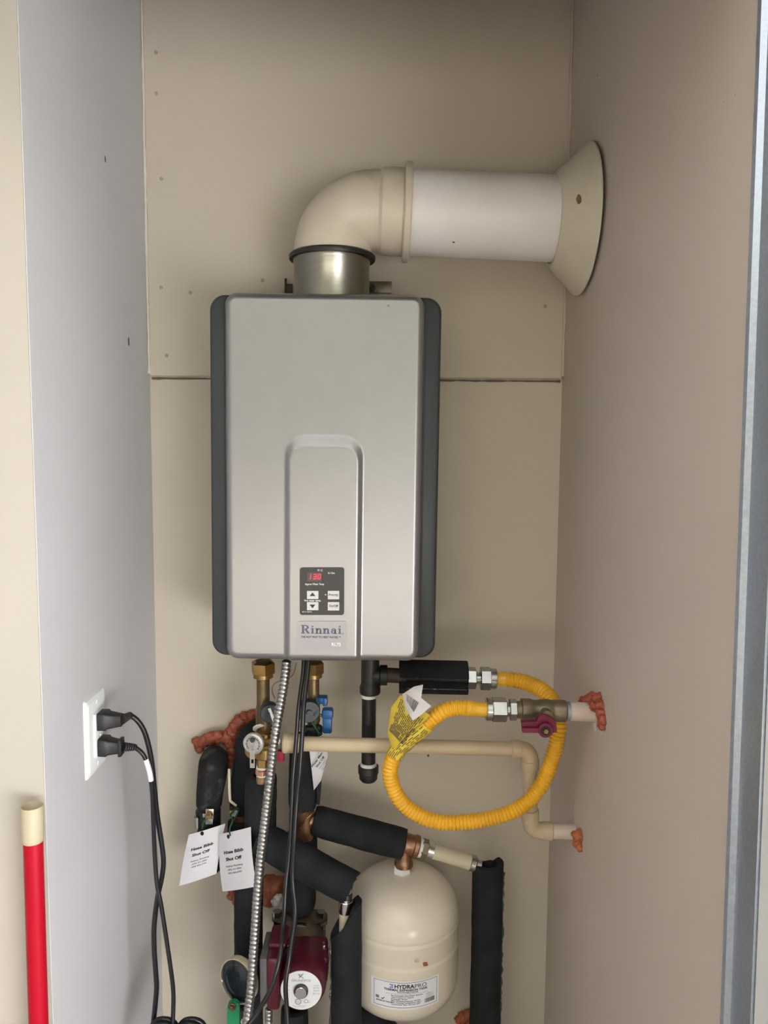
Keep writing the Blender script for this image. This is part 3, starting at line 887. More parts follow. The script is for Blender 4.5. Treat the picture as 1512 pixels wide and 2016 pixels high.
dm_u = Vector((1, -0.22, 0)).normalized(); dm_v = d_.cross(dm_u).normalized()
if dm_v.z < 0: dm_v = -dm_v
bm = bmesh.new()
for kk in range(26):
    a = 2 * pi * kk / 26
    if 1.3 * pi < a < 1.7 * pi: continue
    f = lambda x, y: cd_ + d_ * 0.0048 + (dm_u * cos(a) + dm_v * sin(a)) * (13.3 * kd + y) + (dm_u * -sin(a) + dm_v * cos(a)) * x
    quad(bm, f, -1.0 * kd, -1.6 * kd, 1.0 * kd * (0.4 + 0.6 * (kk % 2)), 1.6 * kd)
flat('lettering', bm, M['ink'], o)
bm = bmesh.new()
# test lever with two holes: outer plate built from strips
lv = [(492.5, 1454), (501, 1454), (502, 1511), (493, 1511)]
yl = YRV - 0.026
def strip(x0, y0, x1, y1):
    prism(bm, [P(x, y, yl) for x, y in ((x0, y1), (x1, y1), (x1, y0), (x0, y0))], FR, 0.0022)
for x0, x1 in ((492.5, 494.8), (499.6, 502)): strip(x0, 1456, x1, 1511)
for y0, y1 in ((1456, 1466), (1476, 1494), (1502, 1511)): strip(494.8, y0, 499.6, y1)
obj('test_lever', bm, M['chrome'], rel, smooth=False)
bm = bmesh.new(); prod(bm, (497, 1457, YRV - 0.012), (497, 1457, YRV - 0.03), 5.5, seg=6)
obj('lever_pivot', bm, M['blackgap'], rel)
for y0, y1, r, m in ((1506, 1514, 10, 'teflon'), (1514, 1524, 12, 'copperbright'), (1524, 1529, 9.5, 'teflon'), (1528, 1541, 10.5, 'copper')):
    part('nipple', rel, m, (515, y0, YRV + 0.02), (514, y1, YRV + 0.02), r, bev=0.001)
part('outlet_nut', rel, 'chrome', (546, 1464, YRV), (561, 1463, YRV), 11, seg=6)
bm = bmesh.new(); box(bm, P(553.5, 1487, YRV + 0.02), rr(c, 13), 0.012, rr(c, 22), 0.002)
o = obj('handle_end', bm, M['pinkred'], rel); o['label'] = 'red vinyl handle end'
bm = bmesh.new()
tube(bm, path([(541, 1375, 1.31, 1.3), (536, 1362, 1.30, 1.3), (538, 1349, 1.29, 1.3), (552, 1340, 1.29, 1.3), (568, 1335, 1.30, 1.3), (578, 1326, 1.31, 1.3), (583, 1305, 1.31, 1.3)]), 8)
one('sensor_wire', bm, M['tanwire'], 'thin tan wire looping behind the metal conduit', 'wire')

# ------------------------------------------------------------------ cream drain pipe
YD = 1.25
dr = thing('drain_pipe', 'cream plastic drain pipe running from the relief valve to the right wall', 'pipe', P(1045, 1650, YD))
part('coupling', dr, 'cpvc', (559, 1462, YD), (589, 1464, YD), 19, 32, 0.002)
part('coupling_collar', dr, 'cpvc', (557, 1462, YD), (568, 1462.5, YD), 20, 32, 0.002)
part('pipe_section', dr, 'cpvc', (588, 1464, YD), (1012, 1474.5, YD), 14.3, 32)
def pelbow(pts, r):
    bm = bmesh.new()
    tube(bm, path([(x, y, YD, r) for x, y in pts], 6), 28)
    for (x0, y0), (x1, y1) in ((pts[0], pts[1]), (pts[-1], pts[-2])):
        A, B = P(x0, y0, YD), P(x1, y1, YD)
        rod(bm, A - (B - A).normalized() * 0.001, A + (B - A).normalized() * 0.016, rr(A, r + 1.2), 28, 0.001)
    return obj('elbow', bm, M['cpvc'], dr)
pelbow([(1007, 1474), (1026, 1475.5), (1038, 1481), (1043.5, 1493), (1044, 1513)], 16.5)
part('pipe_section', dr, 'cpvc', (1044, 1510, YD), (1044, 1596, YD), 14.3, 32)
pelbow([(1043, 1594), (1043.5, 1612), (1048, 1627), (1059, 1634.5), (1085, 1636.5)], 16.5)
A = P(1083, 1636.5, YD); bm = bmesh.new()
rod(bm, A, Vector((XR + 0.005, A.y, A.z - 0.001)), rr(A, 14.3), 28)
o = obj('wall_stub', bm, M['cpvcpink'], dr); o['label'] = 'pinkish paint-smeared pipe end'
blob('sealant_blob', 'orange sealant below the end of the cream drain pipe at the right wall', [(1141, 1645, 'R', 13), (1140, 1657, 'R', 12), (1142, 1668, 'R', 8)], 'caulkor')

# ------------------------------------------------------------------ black iron gas drip leg
YG = 1.30
gl = thing('gas_drip_leg', 'black iron gas drip leg with tee and end cap under the heater', 'gas pipe', P(727, 1535, YG))
a, L = vaxis(729, 1290, 1366, YG); k = rr(a, 1)
bm = bmesh.new()
lathe(bm, a, DN, [(18 * k, 0), (18 * k, L * 0.72), (20.5 * k, L * 0.8), (20.5 * k, L * 0.97), (18 * k, L)], 32)
b = P(729, 1329, YG)
lathe(bm, b, Vector((1, 0, 0)), [(17 * k, 0), (17 * k, 18 * k), (20 * k, 20 * k), (20 * k, 33 * k), (17 * k, 34 * k)], 32)
obj('tee', bm, M['iron'], gl)
part('nipple', gl, 'rust', (760, 1329, YG), (800, 1331, YG), 14.5, 24, label='brown iron nipple')
part('gas_pipe', gl, 'iron', (796, 1332, YG), (924, 1336, YG), 12.5, 24)
part('thread_tape', gl, 'teflon', (726.5, 1365, YG), (726.5, 1373, YG), 15, 24)
part('leg_pipe', gl, 'iron', (726.5, 1371, YG), (725.5, 1502, YG), 14, 24)
part('thread_tape', gl, 'teflon', (725.5, 1500, YG), (725.3, 1512, YG), 16, 24, bev=0.003)
a, L = vaxis(725.3, 1507, 1537, YG)
bm = bmesh.new(); lathe(bm, a, DN, [(15 * k, 0), (20.5 * k, 0.001), (20.5 * k, L * 0.45), (18.5 * k, L * 0.5), (18 * k, L * 0.85), (14 * k, L), (0, L * 1.02)], 32)
obj('end_cap', bm, M['iron'], gl)
# split sleeve over the gas pipe
bm = bmesh.new()
A, B = P(786, 1331.5, YG), P(920, 1334.5, YG)
ax = (B - A).normalized(); kk = rr(A, 1)
up_ = Vector((0, 0, 1)); fr_ = FR
n_ = 20
def csec(c, a0, a1, r0, r1):
    out = []
    for k_ in range(n_ + 1):
        t = a0 + (a1 - a0) * k_ / n_; out.append(c + (fr_ * cos(t) + up_ * sin(t)) * r1)
    for k_ in range(n_, -1, -1):
        t = a0 + (a1 - a0) * k_ / n_; out.append(c + (fr_ * cos(t) + up_ * sin(t)) * r0)
    return out
def csleeve(A, B, a0, a1, r0, r1):
    s0 = [bm.verts.new(v) for v in csec(A, a0, a1, r0, r1)]; s1 = [bm.verts.new(v) for v in csec(B, a0, a1, r0, r1)]
    nn = len(s0)
    for i in range(nn): bm.faces.new((s0[i], s0[(i + 1) % nn], s1[(i + 1) % nn], s1[i]))
    h = n_ + 1
    for s_ in (s0, s1):
        for i in range(n_): bm.faces.new((s_[i], s_[i + 1], s_[nn - 2 - i], s_[nn - 1 - i]))
csleeve(A, B, radians(12), radians(330), 12.8 * kk, 33 * kk)
o = one('pipe_insulation', bm, M['foam'], 'black split foam sleeve on the gas pipe beside the drip leg', 'pipe insulation')
bm = bmesh.new()
for t, r in ((radians(13), 30), (radians(13), 22), (radians(329), 31)):
    e = (fr_ * cos(t) + up_ * sin(t)) * r * kk
    q_ = resample([(A + e + ax * 0.012, 0.0011), (B + e - ax * 0.002, 0.0011)], 0.004)
    tube(bm, q_, 6, amp=0.0011, freq=180)
g = bpy.data.objects['pipe_insulation']
bm.transform(Matrix.Translation(-g.location))
me = bpy.data.meshes.new('glue_edge'); bm.to_mesh(me); bm.free(); me.materials.append(M['foamcut'])
ge = bpy.data.objects.new('glue_edge', me); COL.objects.link(ge); ge.parent = g; ge['label'] = 'greyish glue line along the slit'

# ------------------------------------------------------------------ yellow gas connector
YGV = 1.165                                      # gas valve axis
hose_px = [(974, 1336.5, 1.30, 12.5), (986, 1337, 1.30, 13), (1000, 1337.5, 1.299, 15.5), (1025, 1341, 1.29, 16), (1055, 1352, 1.272, 16), (1080, 1370, 1.248, 16), (1096, 1396, 1.228, 16),
           (1101, 1425, 1.216, 16), (1097, 1455, 1.212, 16), (1088, 1491, 1.21, 16), (1068, 1542, 1.208, 16), (1038, 1579, 1.205, 16), (1000, 1601, 1.20, 16), (955, 1613, 1.198, 16), (905, 1619, 1.195, 16),
           (865, 1618, 1.193, 16), (823, 1604, 1.192, 16), (786, 1573, 1.19, 16), (768, 1527, 1.188, 16), (775, 1490, 1.185, 16), (795, 1463, 1.182, 16), (823, 1440, 1.178, 16), (848, 1418, 1.173, 16),
           (872, 1401, 1.168, 16.5), (896, 1394, 1.166, 17), (920, 1394.5, YGV, 16.5), (938, 1396, YGV, 14), (962, 1397, YGV, 14)]
gh = thing('gas_hose', 'yellow corrugated flexible gas hose looping beside the water heater', 'gas hose', P(880, 1636, 1.195))
hp = resample(path(hose_px, 80), 0.0005)
tot = hp[-1][2]
bm = bmesh.new()
PIT = 0.0061
RIB = 0.0026
def hr(s, t, r):
    e = min(s - 0.018, tot - 0.030 - s) / 0.006
    w = min(1.0, max(0.0, e))
    return r - w * RIB * (0.5 - 0.5 * cos(2 * pi * s / PIT)) ** 0.8
tube(bm, hp, 20, rf=hr)
obj('hose', bm, M['yellow'], gh, 120)
# nuts at the upper end
def nut(parent, a, b, r, m='steel', hexa=True, ph=0.1):
    part('hex_nut' if hexa else 'ferrule', parent, m, a, b, r, 6 if hexa else 24, 0.0015, phase=ph)
nut(gh, (945, 1335.5, YG), (966, 1336, YG), 22.5); part('nut_collar', gh, 'steel', (964, 1336, YG), (977, 1336.5, YG), 20, 24, 0.001)
part('ferrule', gh, 'steel', (936, 1335, YG), (947, 1335.5, YG), 11, 20)
nut(gh, (919, 1334.5, YG), (937, 1335, YG), 21.5)
nut(gh, (968, 1396.5, YGV), (997, 1397, YGV), 24); part('nut_collar', gh, 'steel', (957, 1396, YGV), (969, 1396.5, YGV), 22.5, 24, 0.001)
part('ferrule', gh, 'steel', (996, 1397, YGV), (1004, 1397, YGV), 13, 20)
nut(gh, (1002, 1397, YGV), (1017, 1397, YGV), 21); part('ferrule', gh, 'bronze', (1016, 1397, YGV), (1028, 1397.5, YGV), 17, 20)
# yellow paper tag wrapped on the hose and its loose flap
i0 = min(range(len(hp)), key=lambda i: (hp[i][0] - P(778, 1486, 1.185)).length)
i1 = min(range(len(hp)), key=lambda i: (hp[i][0] - P(842, 1424, 1.174)).length)
wr_ = [(p, r + 0.0012) for p, r, s in hp[i0:i1:7]]
bm = bmesh.new(); tube(bm, wr_, 20, amp=0.0006, freq=90)
wt = sub(obj('wrapped_tag', bm, M['yellowtag'], gh)); wt['label'] = 'yellow warning paper wrapped round the hose'
# rows of print along the wrap, on its camera side
bm = bmesh.new()
for row in range(13):
    th = -1.15 + 2.3 * row / 12
    i = 0
    while i < len(wr_) - 3:
        n2 = random.randint(1, 4)
        j = min(i + n2, len(wr_) - 2)
        def pt(ii, dth):
            p, r = wr_[ii]; d = (wr_[ii + 1][0] - wr_[max(ii - 1, 0)][0]).normalized()
            e1 = (FR - d * FR.dot(d)).normalized(); e2 = d.cross(e1)
            t = th + dth
            return p + (e1 * cos(t) + e2 * sin(t)) * (r + 0.0011)
        if random.random() > 0.12:
            bm.faces.new([bm.verts.new(v) for v in (pt(i, -0.03), pt(j, -0.03), pt(j, 0.035), pt(i, 0.035))])
        i = j + 1
flat('lettering', bm, M['ink'], wt)
flap = [(770, 1393, 1.188), (789, 1368, 1.182), (806, 1380, 1.166), (846, 1408, 1.158), (838, 1418, 1.156), (800, 1446, 1.164), (777, 1476, 1.170), (768, 1462, 1.176), (763, 1444, 1.182)]
def sheet(name, outline, m, parent, th=0.0007, curl=None):
    bm = bmesh.new()
    pts = [P(*a) for a in outline]
    c = sum(pts, Vector()) / len(pts)
    n1 = []
    f = [bm.verts.new(p) for p in pts]; bk = [bm.verts.new(p + Vector((0, th, 0))) for p in pts]
    cf = bm.verts.new(c); cb = bm.verts.new(c + Vector((0, th, 0)))
    k_ = len(pts)
    for i in range(k_):
        bm.faces.new((f[i], f[(i + 1) % k_], cf)); bm.faces.new((bk[(i + 1) % k_], bk[i], cb))
        bm.faces.new((f[(i + 1) % k_], f[i], bk[i], bk[(i + 1) % k_]))
    return obj(name, bm, m, parent, 80)
fo = sub(sheet('loose_flap', flap, M['yellowtag'], gh)); fo['label'] = 'loose flap of the yellow warning paper'
bm = bmesh.new()
A0, A1, A2 = P(791, 1371, 1.1775), P(768, 1440, 1.1795), P(835, 1412, 1.1565)
for row in range(15):                               # rows of print running parallel to the fold
    t = row / 14
    s0 = (773 + 50 * t, 1447 - 2 * t); 
    x0, y0 = 766 + 4 * t * 6, 1440 + 26 * t
    x1, y1 = 790 + 44 * t, 1374 + 38 * t
    u_ = 0.02
    while u_ < 0.93:
        w_ = random.uniform(0.06, 0.2)
        u2 = min(u_ + w_, 0.97)
        a_, b_ = (x0 + (x1 - x0) * u_, y0 + (y1 - y0) * u_), (x0 + (x1 - x0) * u2, y0 + (y1 - y0) * u2)
        Yf = lambda uu: (1.1815 - 0.016 * t) * (1 - uu) + (1.1815 - 0.022 * t) * uu - 0.0035
        if random.random() > 0.1:
            bm.faces.new([bm.verts.new(v) for v in (P(a_[0], a_[1], Yf(u_)), P(b_[0], b_[1], Yf(u2)), P(b_[0] + 1.2, b_[1] + 0.9, Yf(u2)), P(a_[0] + 1.2, a_[1] + 0.9, Yf(u_)))])
        u_ = u2 + 0.02
flat('lettering', bm, M['ink'], fo)
stk = [(792, 1367, 1.166), (815, 1352, 1.162), (833, 1348, 1.158), (829, 1374, 1.152), (849, 1390, 1.150), (831, 1406, 1.148), (813, 1419, 1.150), (806, 1408, 1.154), (799, 1397, 1.160)]
so = sub(sheet('barcode_sticker', stk, M['paperold'], gh)); so['label'] = 'crumpled white barcode sticker'
bm = bmesh.new()
x = 0.0
while x < 1:
    w_ = random.choice((0.02, 0.03, 0.05))
    a_ = (800.5 + 14 * x, 1379.5 + 23 * x); b_ = (800 + 25 * x, 1365.5 + 18 * x)
    ya = 1.1575 - 0.005 * x
    dx, dy = 18 * w_, 20 * w_
    bm.faces.new([bm.verts.new(P(*v)) for v in ((a_[0], a_[1], ya - .003), (b_[0], b_[1], ya - .0035), (b_[0] + dx, b_[1] + dy, ya - .0035), (a_[0] + dx, a_[1] + dy, ya - .003))])
    x += w_ + random.choice((0.02, 0.03, 0.04))
flat('barcode', bm, M['ink'], so)
# gas valve
gv = thing('gas_valve', 'bronze gas ball valve with crimson lever handle on the right wall', 'valve', P(1070, 1445, YGV))
a = P(1025, 1397, YGV); k = rr(a, 1); X1 = P(1114, 1400, YGV)
ax = (X1 - a).normalized(); L = (X1 - a).length
bm = bmesh.new()
lathe(bm, a, ax, [(17 * k, 0), (22 * k, 0.001), (22 * k, L * 0.2), (20.5 * k, L * 0.25), (19.5 * k, L * 0.3), (21 * k, L * 0.42), (22.5 * k, L * 0.55), (21 * k, L * 0.68), (20.5 * k, L * 0.70), (21.5 * k, L * 0.74), (21.5 * k, L * 0.97), (19 * k, L)], 32)
c = a + ax * L * 0.5
rod(bm, c, c + FR * 0.03, 12 * k, 24)
obj('valve_body', bm, M['bronze'], gv)
yh = YGV - 0.034
bm = bmesh.new()
hub = P(1071.5, 1433, yh)
prism(bm, [P(x, y, yh + 0.006) for x, y in ((1025, 1418), (1054, 1416), (1058, 1406), (1068, 1403), (1082, 1408), (1092, 1416), (1094, 1437), (1078, 1440), (1060, 1440), (1056, 1438), (1027, 1438))], FR, 0.010)
prism(bm, [P(x, y, yh - 0.003) for x, y in ((1027, 1430), (1058, 1430), (1058, 1439), (1028, 1439))], FR, 0.008)
rod(bm, hub, hub + FR * 0.012, rr(hub, 14.5), 28, 0.001)
obj('handle', bm, M['crimson'], gv, 30)['label'] = 'crimson lever handle'
bm = bmesh.new(); q_ = hub + FR * 0.0115
rod(bm, q_, q_ + FR * 0.001, rr(hub, 9.5), 24)
obj('washer', bm, M['blackgap'], gv)
bm = bmesh.new(); rod(bm, q_ , q_ + FR * 0.004, rr(hub, 5.5), 6, 0.0008)
obj('handle_nut', bm, M['brass'], gv)
part('thread_ring', gv, 'galv', (1112, 1400, YGV), (1121, 1400.5, YGV), 19, 24)
A = P(1119, 1400.5, YGV)
bm = bmesh.new(); rod(bm, A, Vector((XR + 0.005, A.y, A.z - 0.001)), rr(A, 18.5), 28)
one('gas_stub_pipe', bm, M['cpvcpink'], 'pinkish painted gas pipe stub coming out of the right wall', 'pipe')
blob('sealant_blob', 'red sealant lump around the gas pipe stub on the right wall', [(1157, 1381, 'R', 13), (1167, 1376, 'R', 13), (1178, 1374, 'R', 12), (1183, 1388, 'R', 12), (1184, 1403, 'R', 12), (1187, 1417, 'R', 11), (1186, 1429, 'R', 9), (1148, 1380, 'R', 9), (1172, 1388, 'R', 12)], 'caulk')
bm = bmesh.new()
for i, (x, y, r) in enumerate(((1172, 1432, 8), (1182, 1438, 9), (1190, 1428, 6))): lump(bm, PS(x, y, XR), rr(PS(x, y, XR), r), 0.4, 3, (0.25, 1, 1), i)
obj('patch', bm, M['patch'], wr)

# ------------------------------------------------------------------ metal conduit and cables
def conduit(pts, label, r0=None):
    q_ = resample(path(pts, 100), 0.0008)
    bm = bmesh.new(); pit = 0.0068
    def f(s, t, r):
        u_ = (s / pit + 0.25 * t / (2 * pi) * 0) % 1.0
        return r * (1.0 - 0.26 * (1 - min(1.0, 4 * u_ * (1 - u_) * 1.35)) ** 1.0)
    tube(bm, q_, 18, rf=f)
    return one('flexible_conduit', bm, M['armour'], label, 'conduit', sharp=70)
conduit([(564, 1300, 1.222, 9.3), (562, 1325, 1.222, 9.3), (556, 1365, 1.218, 9.3), (547, 1415, 1.212, 9.3), (540, 1460, 1.208, 9.3), (533, 1520, 1.205, 9.3), (526, 1580, 1.203, 9.3), (519, 1640, 1.198, 9.3), (512, 1700, 1.192, 9.3), (507, 1760, 1.185, 9.3),
         (503, 1820, 1.176, 9.3), (499, 1880, 1.166, 9.3), (495, 1940, 1.156, 9.3), (489, 1990, 1.148, 9.3), (482, 2040, 1.14, 9.3)], 'long silver flexible metal conduit hanging from the heater down past the pump')
conduit([(529, 1985, 1.18, 7.5), (529, 2010, 1.18, 7.5), (530, 2040, 1.18, 7.5)], 'short silver conduit below the burgundy pump box')
def cable(pts, label, group=None, name='power_cable', m='cable'):
    bm = bmesh.new()
    tube(bm, [(a_, b_) for a_, b_, s in resample(path(pts, 10), 0.005)], 12)
    return one(name, bm, M[m], label, 'cable', group)
cable([(598, 1300, 1.250, 4.2), (596, 1330, 1.244, 4.2), (588, 1390, 1.230, 4.2), (584, 1447, 1.224, 4.2), (577, 1530, 1.214, 4.5), (575, 1575, 1.21, 4.5), (570.5, 1671, 1.2, 4.5), (563, 1740, 1.19, 4.5), (559, 1810, 1.175, 4.5), (554, 1865, 1.14, 4.6), (545.5, 1907, 1.125, 4.6),
       (532, 1949, 1.118, 4.6), (507, 1993, 1.112, 4.6), (488, 2018, 1.105, 4.6), (470, 2040, 1.10, 4.6)], 'thin black cable from the heater curving left across the burgundy pump box')
cable([(607.5, 1300, 1.245, 4.6), (605, 1330, 1.238, 4.6), (598, 1390, 1.223, 4.6), (595, 1447, 1.216, 4.6), (590, 1519, 1.207, 4.6), (585, 1570, 1.204, 4.6), (580, 1643, 1.196, 4.6), (576, 1727, 1.19, 4.8), (581, 1782, 1.18, 4.8), (579, 1824, 1.168, 4.8), (570.5, 1879, 1.145, 4.8), (562.5, 1935, 1.133, 4.8),
       (564, 1977, 1.13, 4.8), (568, 2040, 1.12, 4.8)], 'black cable from the heater hanging in front of the pump nameplate')

# ------------------------------------------------------------------ foam insulated pipes, left group
blob('sealant_blob', 'red sealant smeared along the back wall above the left insulated pipes',
     [(389, 1462, YW - .004, 11), (392, 1472, YW - .004, 10), (402, 1459, YW - .012, 13), (416, 1453, YW - .016, 13), (430, 1450, YW - .016, 13), (444, 1452, YW - .014, 13), (455, 1445, YW - .010, 13), (463, 1431, YW - .008, 13), (472, 1421, YW - .008, 13), (483, 1414, YW - .006, 13), (495, 1409, YW - .004, 12), (506, 1405, YW - .004, 10),
      (453, 1464, YW - .014, 11), (456, 1478, YW - .016, 10), (455, 1492, YW - .016, 9), (453, 1504, YW - .014, 8)], fl=(1, 0.8, 1))
foam('short dusty foam sleeve bending out of the wall, furthest left', [(423, 1494, YW - .006, 25), (422, 1496, 1.405, 27), (420, 1503, 1.378, 28.5), (418, 1522, 1.365, 28.5), (413, 1560, 1.365, 26.5), (411, 1584, 1.365, 25), (411, 1592, 1.365, 21)], 'foamdust')
sv = thing('shutoff_valve', 'black hose bibb shutoff valve hanging below the leftmost foam sleeve', 'valve', P(412, 1712, 1.365))
part('valve_body', sv, 'rubber', (410, 1589, 1.365), (410, 1632, 1.365), 24.5, 24, 0.006)
part('sleeve', sv, 'foam', (414, 1628, 1.375), (416, 1712, 1.375), 26, 24, 0.008)
bm = bmesh.new(); a = P(413, 1602, 1.335)
box(bm, a, rr(a, 16), 0.004, rr(a, 22), 0.001); box(bm, P(404, 1605, 1.335), rr(a, 10), 0.003, rr(a, 8), 0.001); box(bm, P(412, 1616, 1.336), rr(a, 15), 0.003, rr(a, 14), 0.001)
obj('clamp_plate', bm, M['steel'], sv)
bm = bmesh.new(); rod(bm, a, a + FR * 0.008, rr(a, 7.5), 6, 0.001); rod(bm, a + FR * 0.008, a + FR * 0.012, rr(a, 3.5), 12)
obj('clamp_bolt', bm, M['brass'], sv)
part('clip', sv, 'steel', (388, 1608, 1.345), (388, 1630, 1.345), 6, 12)
foam('tall foam sleeve curving out of the red sealant, behind the round silver plate', [(514, 1436, YW - .006, 23), (508, 1440, 1.41, 25), (497, 1450, 1.388, 26), (489, 1470, 1.378, 26.5), (486, 1505, 1.378, 26.5), (479, 1560, 1.378, 26), (478, 1596, 1.378, 25)])
sv2 = thing('shutoff_valve', 'hose bibb shutoff valve with cream lever handle between the two tall foam sleeves', 'valve', P(474, 1720, 1.378))
part('valve_body', sv2, 'copper', (478, 1594, 1.378), (476, 1616, 1.378), 16, 20)
part('sleeve', sv2, 'foam', (474, 1612, 1.378), (470, 1720, 1.378), 25, 22, 0.006)
bm = bmesh.new()
tube(bm, path([(451, 1514, 1.338, 2.6), (451.5, 1540, 1.336, 3.0), (452.5, 1570, 1.335, 3.0), (454, 1577, 1.335, 2.6), (460, 1582, 1.335, 2.4), (465, 1586, 1.337, 2.4)], 6), 10)
obj('lever', bm, M['lever'], sv2)['label'] = 'cream coated lever'
bm = bmesh.new(); a = P(460, 1590, 1.345); rod(bm, a, a + FR * 0.02, rr(a, 5), 6, 0.001)
obj('lever_nut', bm, M['brass'], sv2)
bm = bmesh.new(); a = P(466, 1592, 1.36); rod(bm, a, a + FR * 0.018, rr(a, 7), 14)
obj('valve_stem', bm, M['galv'], sv2)
foam('foam sleeve directly under the round silver plate, behind the long conduit', [(514, 1526, 1.29, 29), (514, 1534, 1.29, 31), (513, 1600, 1.292, 31), (512, 1645, 1.295, 31), (505, 1672, 1.298, 30)])
foam('long vertical foam sleeve running to the floor left of the burgundy pump', [(491, 1668, 1.30, 27), (490, 1740, 1.30, 28), (489, 1850, 1.30, 28), (490, 2016, 1.30, 28), (490, 2060, 1.30, 28)], floor=True)
foam('thick foam sleeve slanting down to the right behind the black cables', [(512, 1650, 1.275, 31), (545, 1668, 1.268, 33), (600, 1699, 1.262, 33.5), (650, 1726, 1.256, 33), (684, 1744, 1.250, 32.5)], ragged=0.014)
foam('foam sleeve hanging under the right brass service valve, behind the black cables', [(597, 1448, 1.312, 22), (597, 1470, 1.312, 26), (596, 1520, 1.312, 27.5), (596, 1580, 1.312, 27.5), (596, 1588, 1.312, 26)])
bm = bmesh.new(); p = P(628, 1555, 1.31)
box(bm, p, rr(p, 7), 0.02, rr(p, 52), 0.002, Matrix.Rotation(0.06, 3, 'Y'))
one('foam_scrap', bm, M['foam'], 'narrow flap of black foam behind the water main tag', 'foam scrap')
ct = thing('copper_tee', 'aged copper tee between the foam sleeves behind the black cables', 'pipe fitting', P(600, 1650, 1.325))
part('run', ct, 'copper', (600, 1580, 1.322), (600, 1650, 1.325), 18, 24, 0.002)
part('branch', ct, 'copper', (598, 1611, 1.325), (632, 1620, 1.328), 17, 24)
part('collar', ct, 'copper', (600, 1582, 1.322), (600, 1592, 1.322), 19.5, 24, 0.001)
bm = bmesh.new(); tube(bm, path([(590, 1630, 1.305, 1.8), (600, 1616, 1.298, 1.8), (612, 1604, 1.302, 1.8), (620, 1598, 1.31, 1.8)]), 8)
obj('strap', bm, M['brass'], ct)
foam('thick foam sleeve sloping right from the copper tee to above the tank', [(618, 1615, 1.33, 27), (630, 1618, 1.33, 29), (700, 1637, 1.332, 30), (780, 1658, 1.334, 30), (792, 1661, 1.334, 29)], ragged=0.006)
foam('short foam sleeve above the pump flange', [(594, 1640, 1.335, 29), (594, 1660, 1.335, 31), (592, 1720, 1.335, 31), (590, 1780, 1.335, 30), (590, 1792, 1.335, 26)])
blob('sealant_blob', 'orange sealant left of the long vertical foam sleeve, below the paper tags', [(455, 1740, YW - .005, 9), (458, 1752, YW - .008, 10), (455, 1764, YW - .005, 8), (464, 1770, YW - .005, 9)], 'caulkor')
blob('sealant_blob', 'orange sealant bulge right of the long conduit, above the pump flange', [(532, 1745, 1.40, 22), (545, 1742, 1.39, 18), (541, 1762, 1.385, 15), (530, 1770, 1.40, 16), (548, 1754, 1.39, 13)], 'caulkor', 0.25)
bm = bmesh.new()
for i, (x, y, r) in enumerate(((548, 1768, 8), (544, 1776, 9), (552, 1764, 5))): lump(bm, P(x, y, 1.36), rr(P(x, y, 1.36), r), 0.4, 3, None, i)
one('sealant_blob', bm, M['patch'], 'white sealant lump beside the orange bulge above the pump flange', 'sealant')

# ------------------------------------------------------------------ paper tags
def ptag(name, label, corners, lines, hole, wirepts=None, curl=0.004):
    """corners (tl, tr, br, bl) as (px,py,Y); lines: (text, u centre, v, height, width, bold)"""
    tl, tr, br, bl = [P(*c) for c in corners]
    t = thing(name, label, 'tag', (bl + br) / 2)
    n = (tr - tl).cross(bl - tl).normalized()
    if n.y > 0: n = -n
    def f(u, v, off=0.0):
        p = (bl.lerp(br, u)).lerp(tl.lerp(tr, u), v)
        return p + n * (curl * (4 * u * (1 - u)) + curl * 0.8 * sin(v * 3) + off)
    bm = bmesh.new()
    N = 10
    fr = [[bm.verts.new(f(i / N, j / N)) for i in range(N + 1)] for j in range(N + 1)]
    bk = [[bm.verts.new(f(i / N, j / N, -0.0005)) for i in range(N + 1)] for j in range(N + 1)]
    for j in range(N):
        for i in range(N):
            bm.faces.new((fr[j][i], fr[j][i + 1], fr[j + 1][i + 1], fr[j + 1][i]))
            bm.faces.new((bk[j][i], bk[j + 1][i], bk[j + 1][i + 1], bk[j][i + 1]))
    for k_ in range(N):
        for A, B in (((0, k_), (0, k_ + 1)), ((N, k_), (N, k_ + 1)), ((k_, 0), (k_ + 1, 0)), ((k_, N), (k_ + 1, N))):
            bm.faces.new((fr[A[0]][A[1]], fr[B[0]][B[1]], bk[B[0]][B[1]], bk[A[0]][A[1]]))
    pp = sub(obj('paper', bm, M['paper'], t, 60))
    bm = bmesh.new()
    for s, u, v, h, w, b in lines:
        text(bm, s, lambda x, y: f(x, y, 0.0006), u, v, h, w, 'C', b)
    flat('lettering', bm, M['ink'], pp)
    if hole:
        c = f(hole[0], hole[1], 0.0005)
        bm = bmesh.new(); lathe(bm, c, n, [(0.0035, -0.0008), (0.0035, 0.0006), (0, 0.0006)], 14)
        obj('hole', bm, M['blackgap'], pp)
    if wirepts:
        bm = bmesh.new(); tube(bm, path(wirepts, 6), 7)
        obj('wire_loop', bm, M['greenwire'], t)
    return t
hb_lines = [('Hose Bibb', 0.5, 0.655, 0.052, 0.60, 0.035), ('Shut Off', 0.5, 0.535, 0.052, 0.48, 0.035), ('Hollway Plumbing', 0.5, 0.425, 0.026, 0.50, 0.01), ('(470) 331.3420', 0.5, 0.365, 0.026, 0.40, 0.01), ('(404) 805.2793', 0.5, 0.305, 0.026, 0.40, 0.01)]
ptag('paper_tag', 'white hose bibb paper tag, the left one, twisted outward', ((372, 1643, 1.345), (444, 1621, 1.325), (426, 1720, 1.32), (353, 1744, 1.34)), hb_lines, (0.42, 0.95),
     [(398, 1632, 1.325, 1.4), (400, 1620, 1.322, 1.4), (408, 1612, 1.325, 1.4), (412, 1604, 1.328, 1.4)])
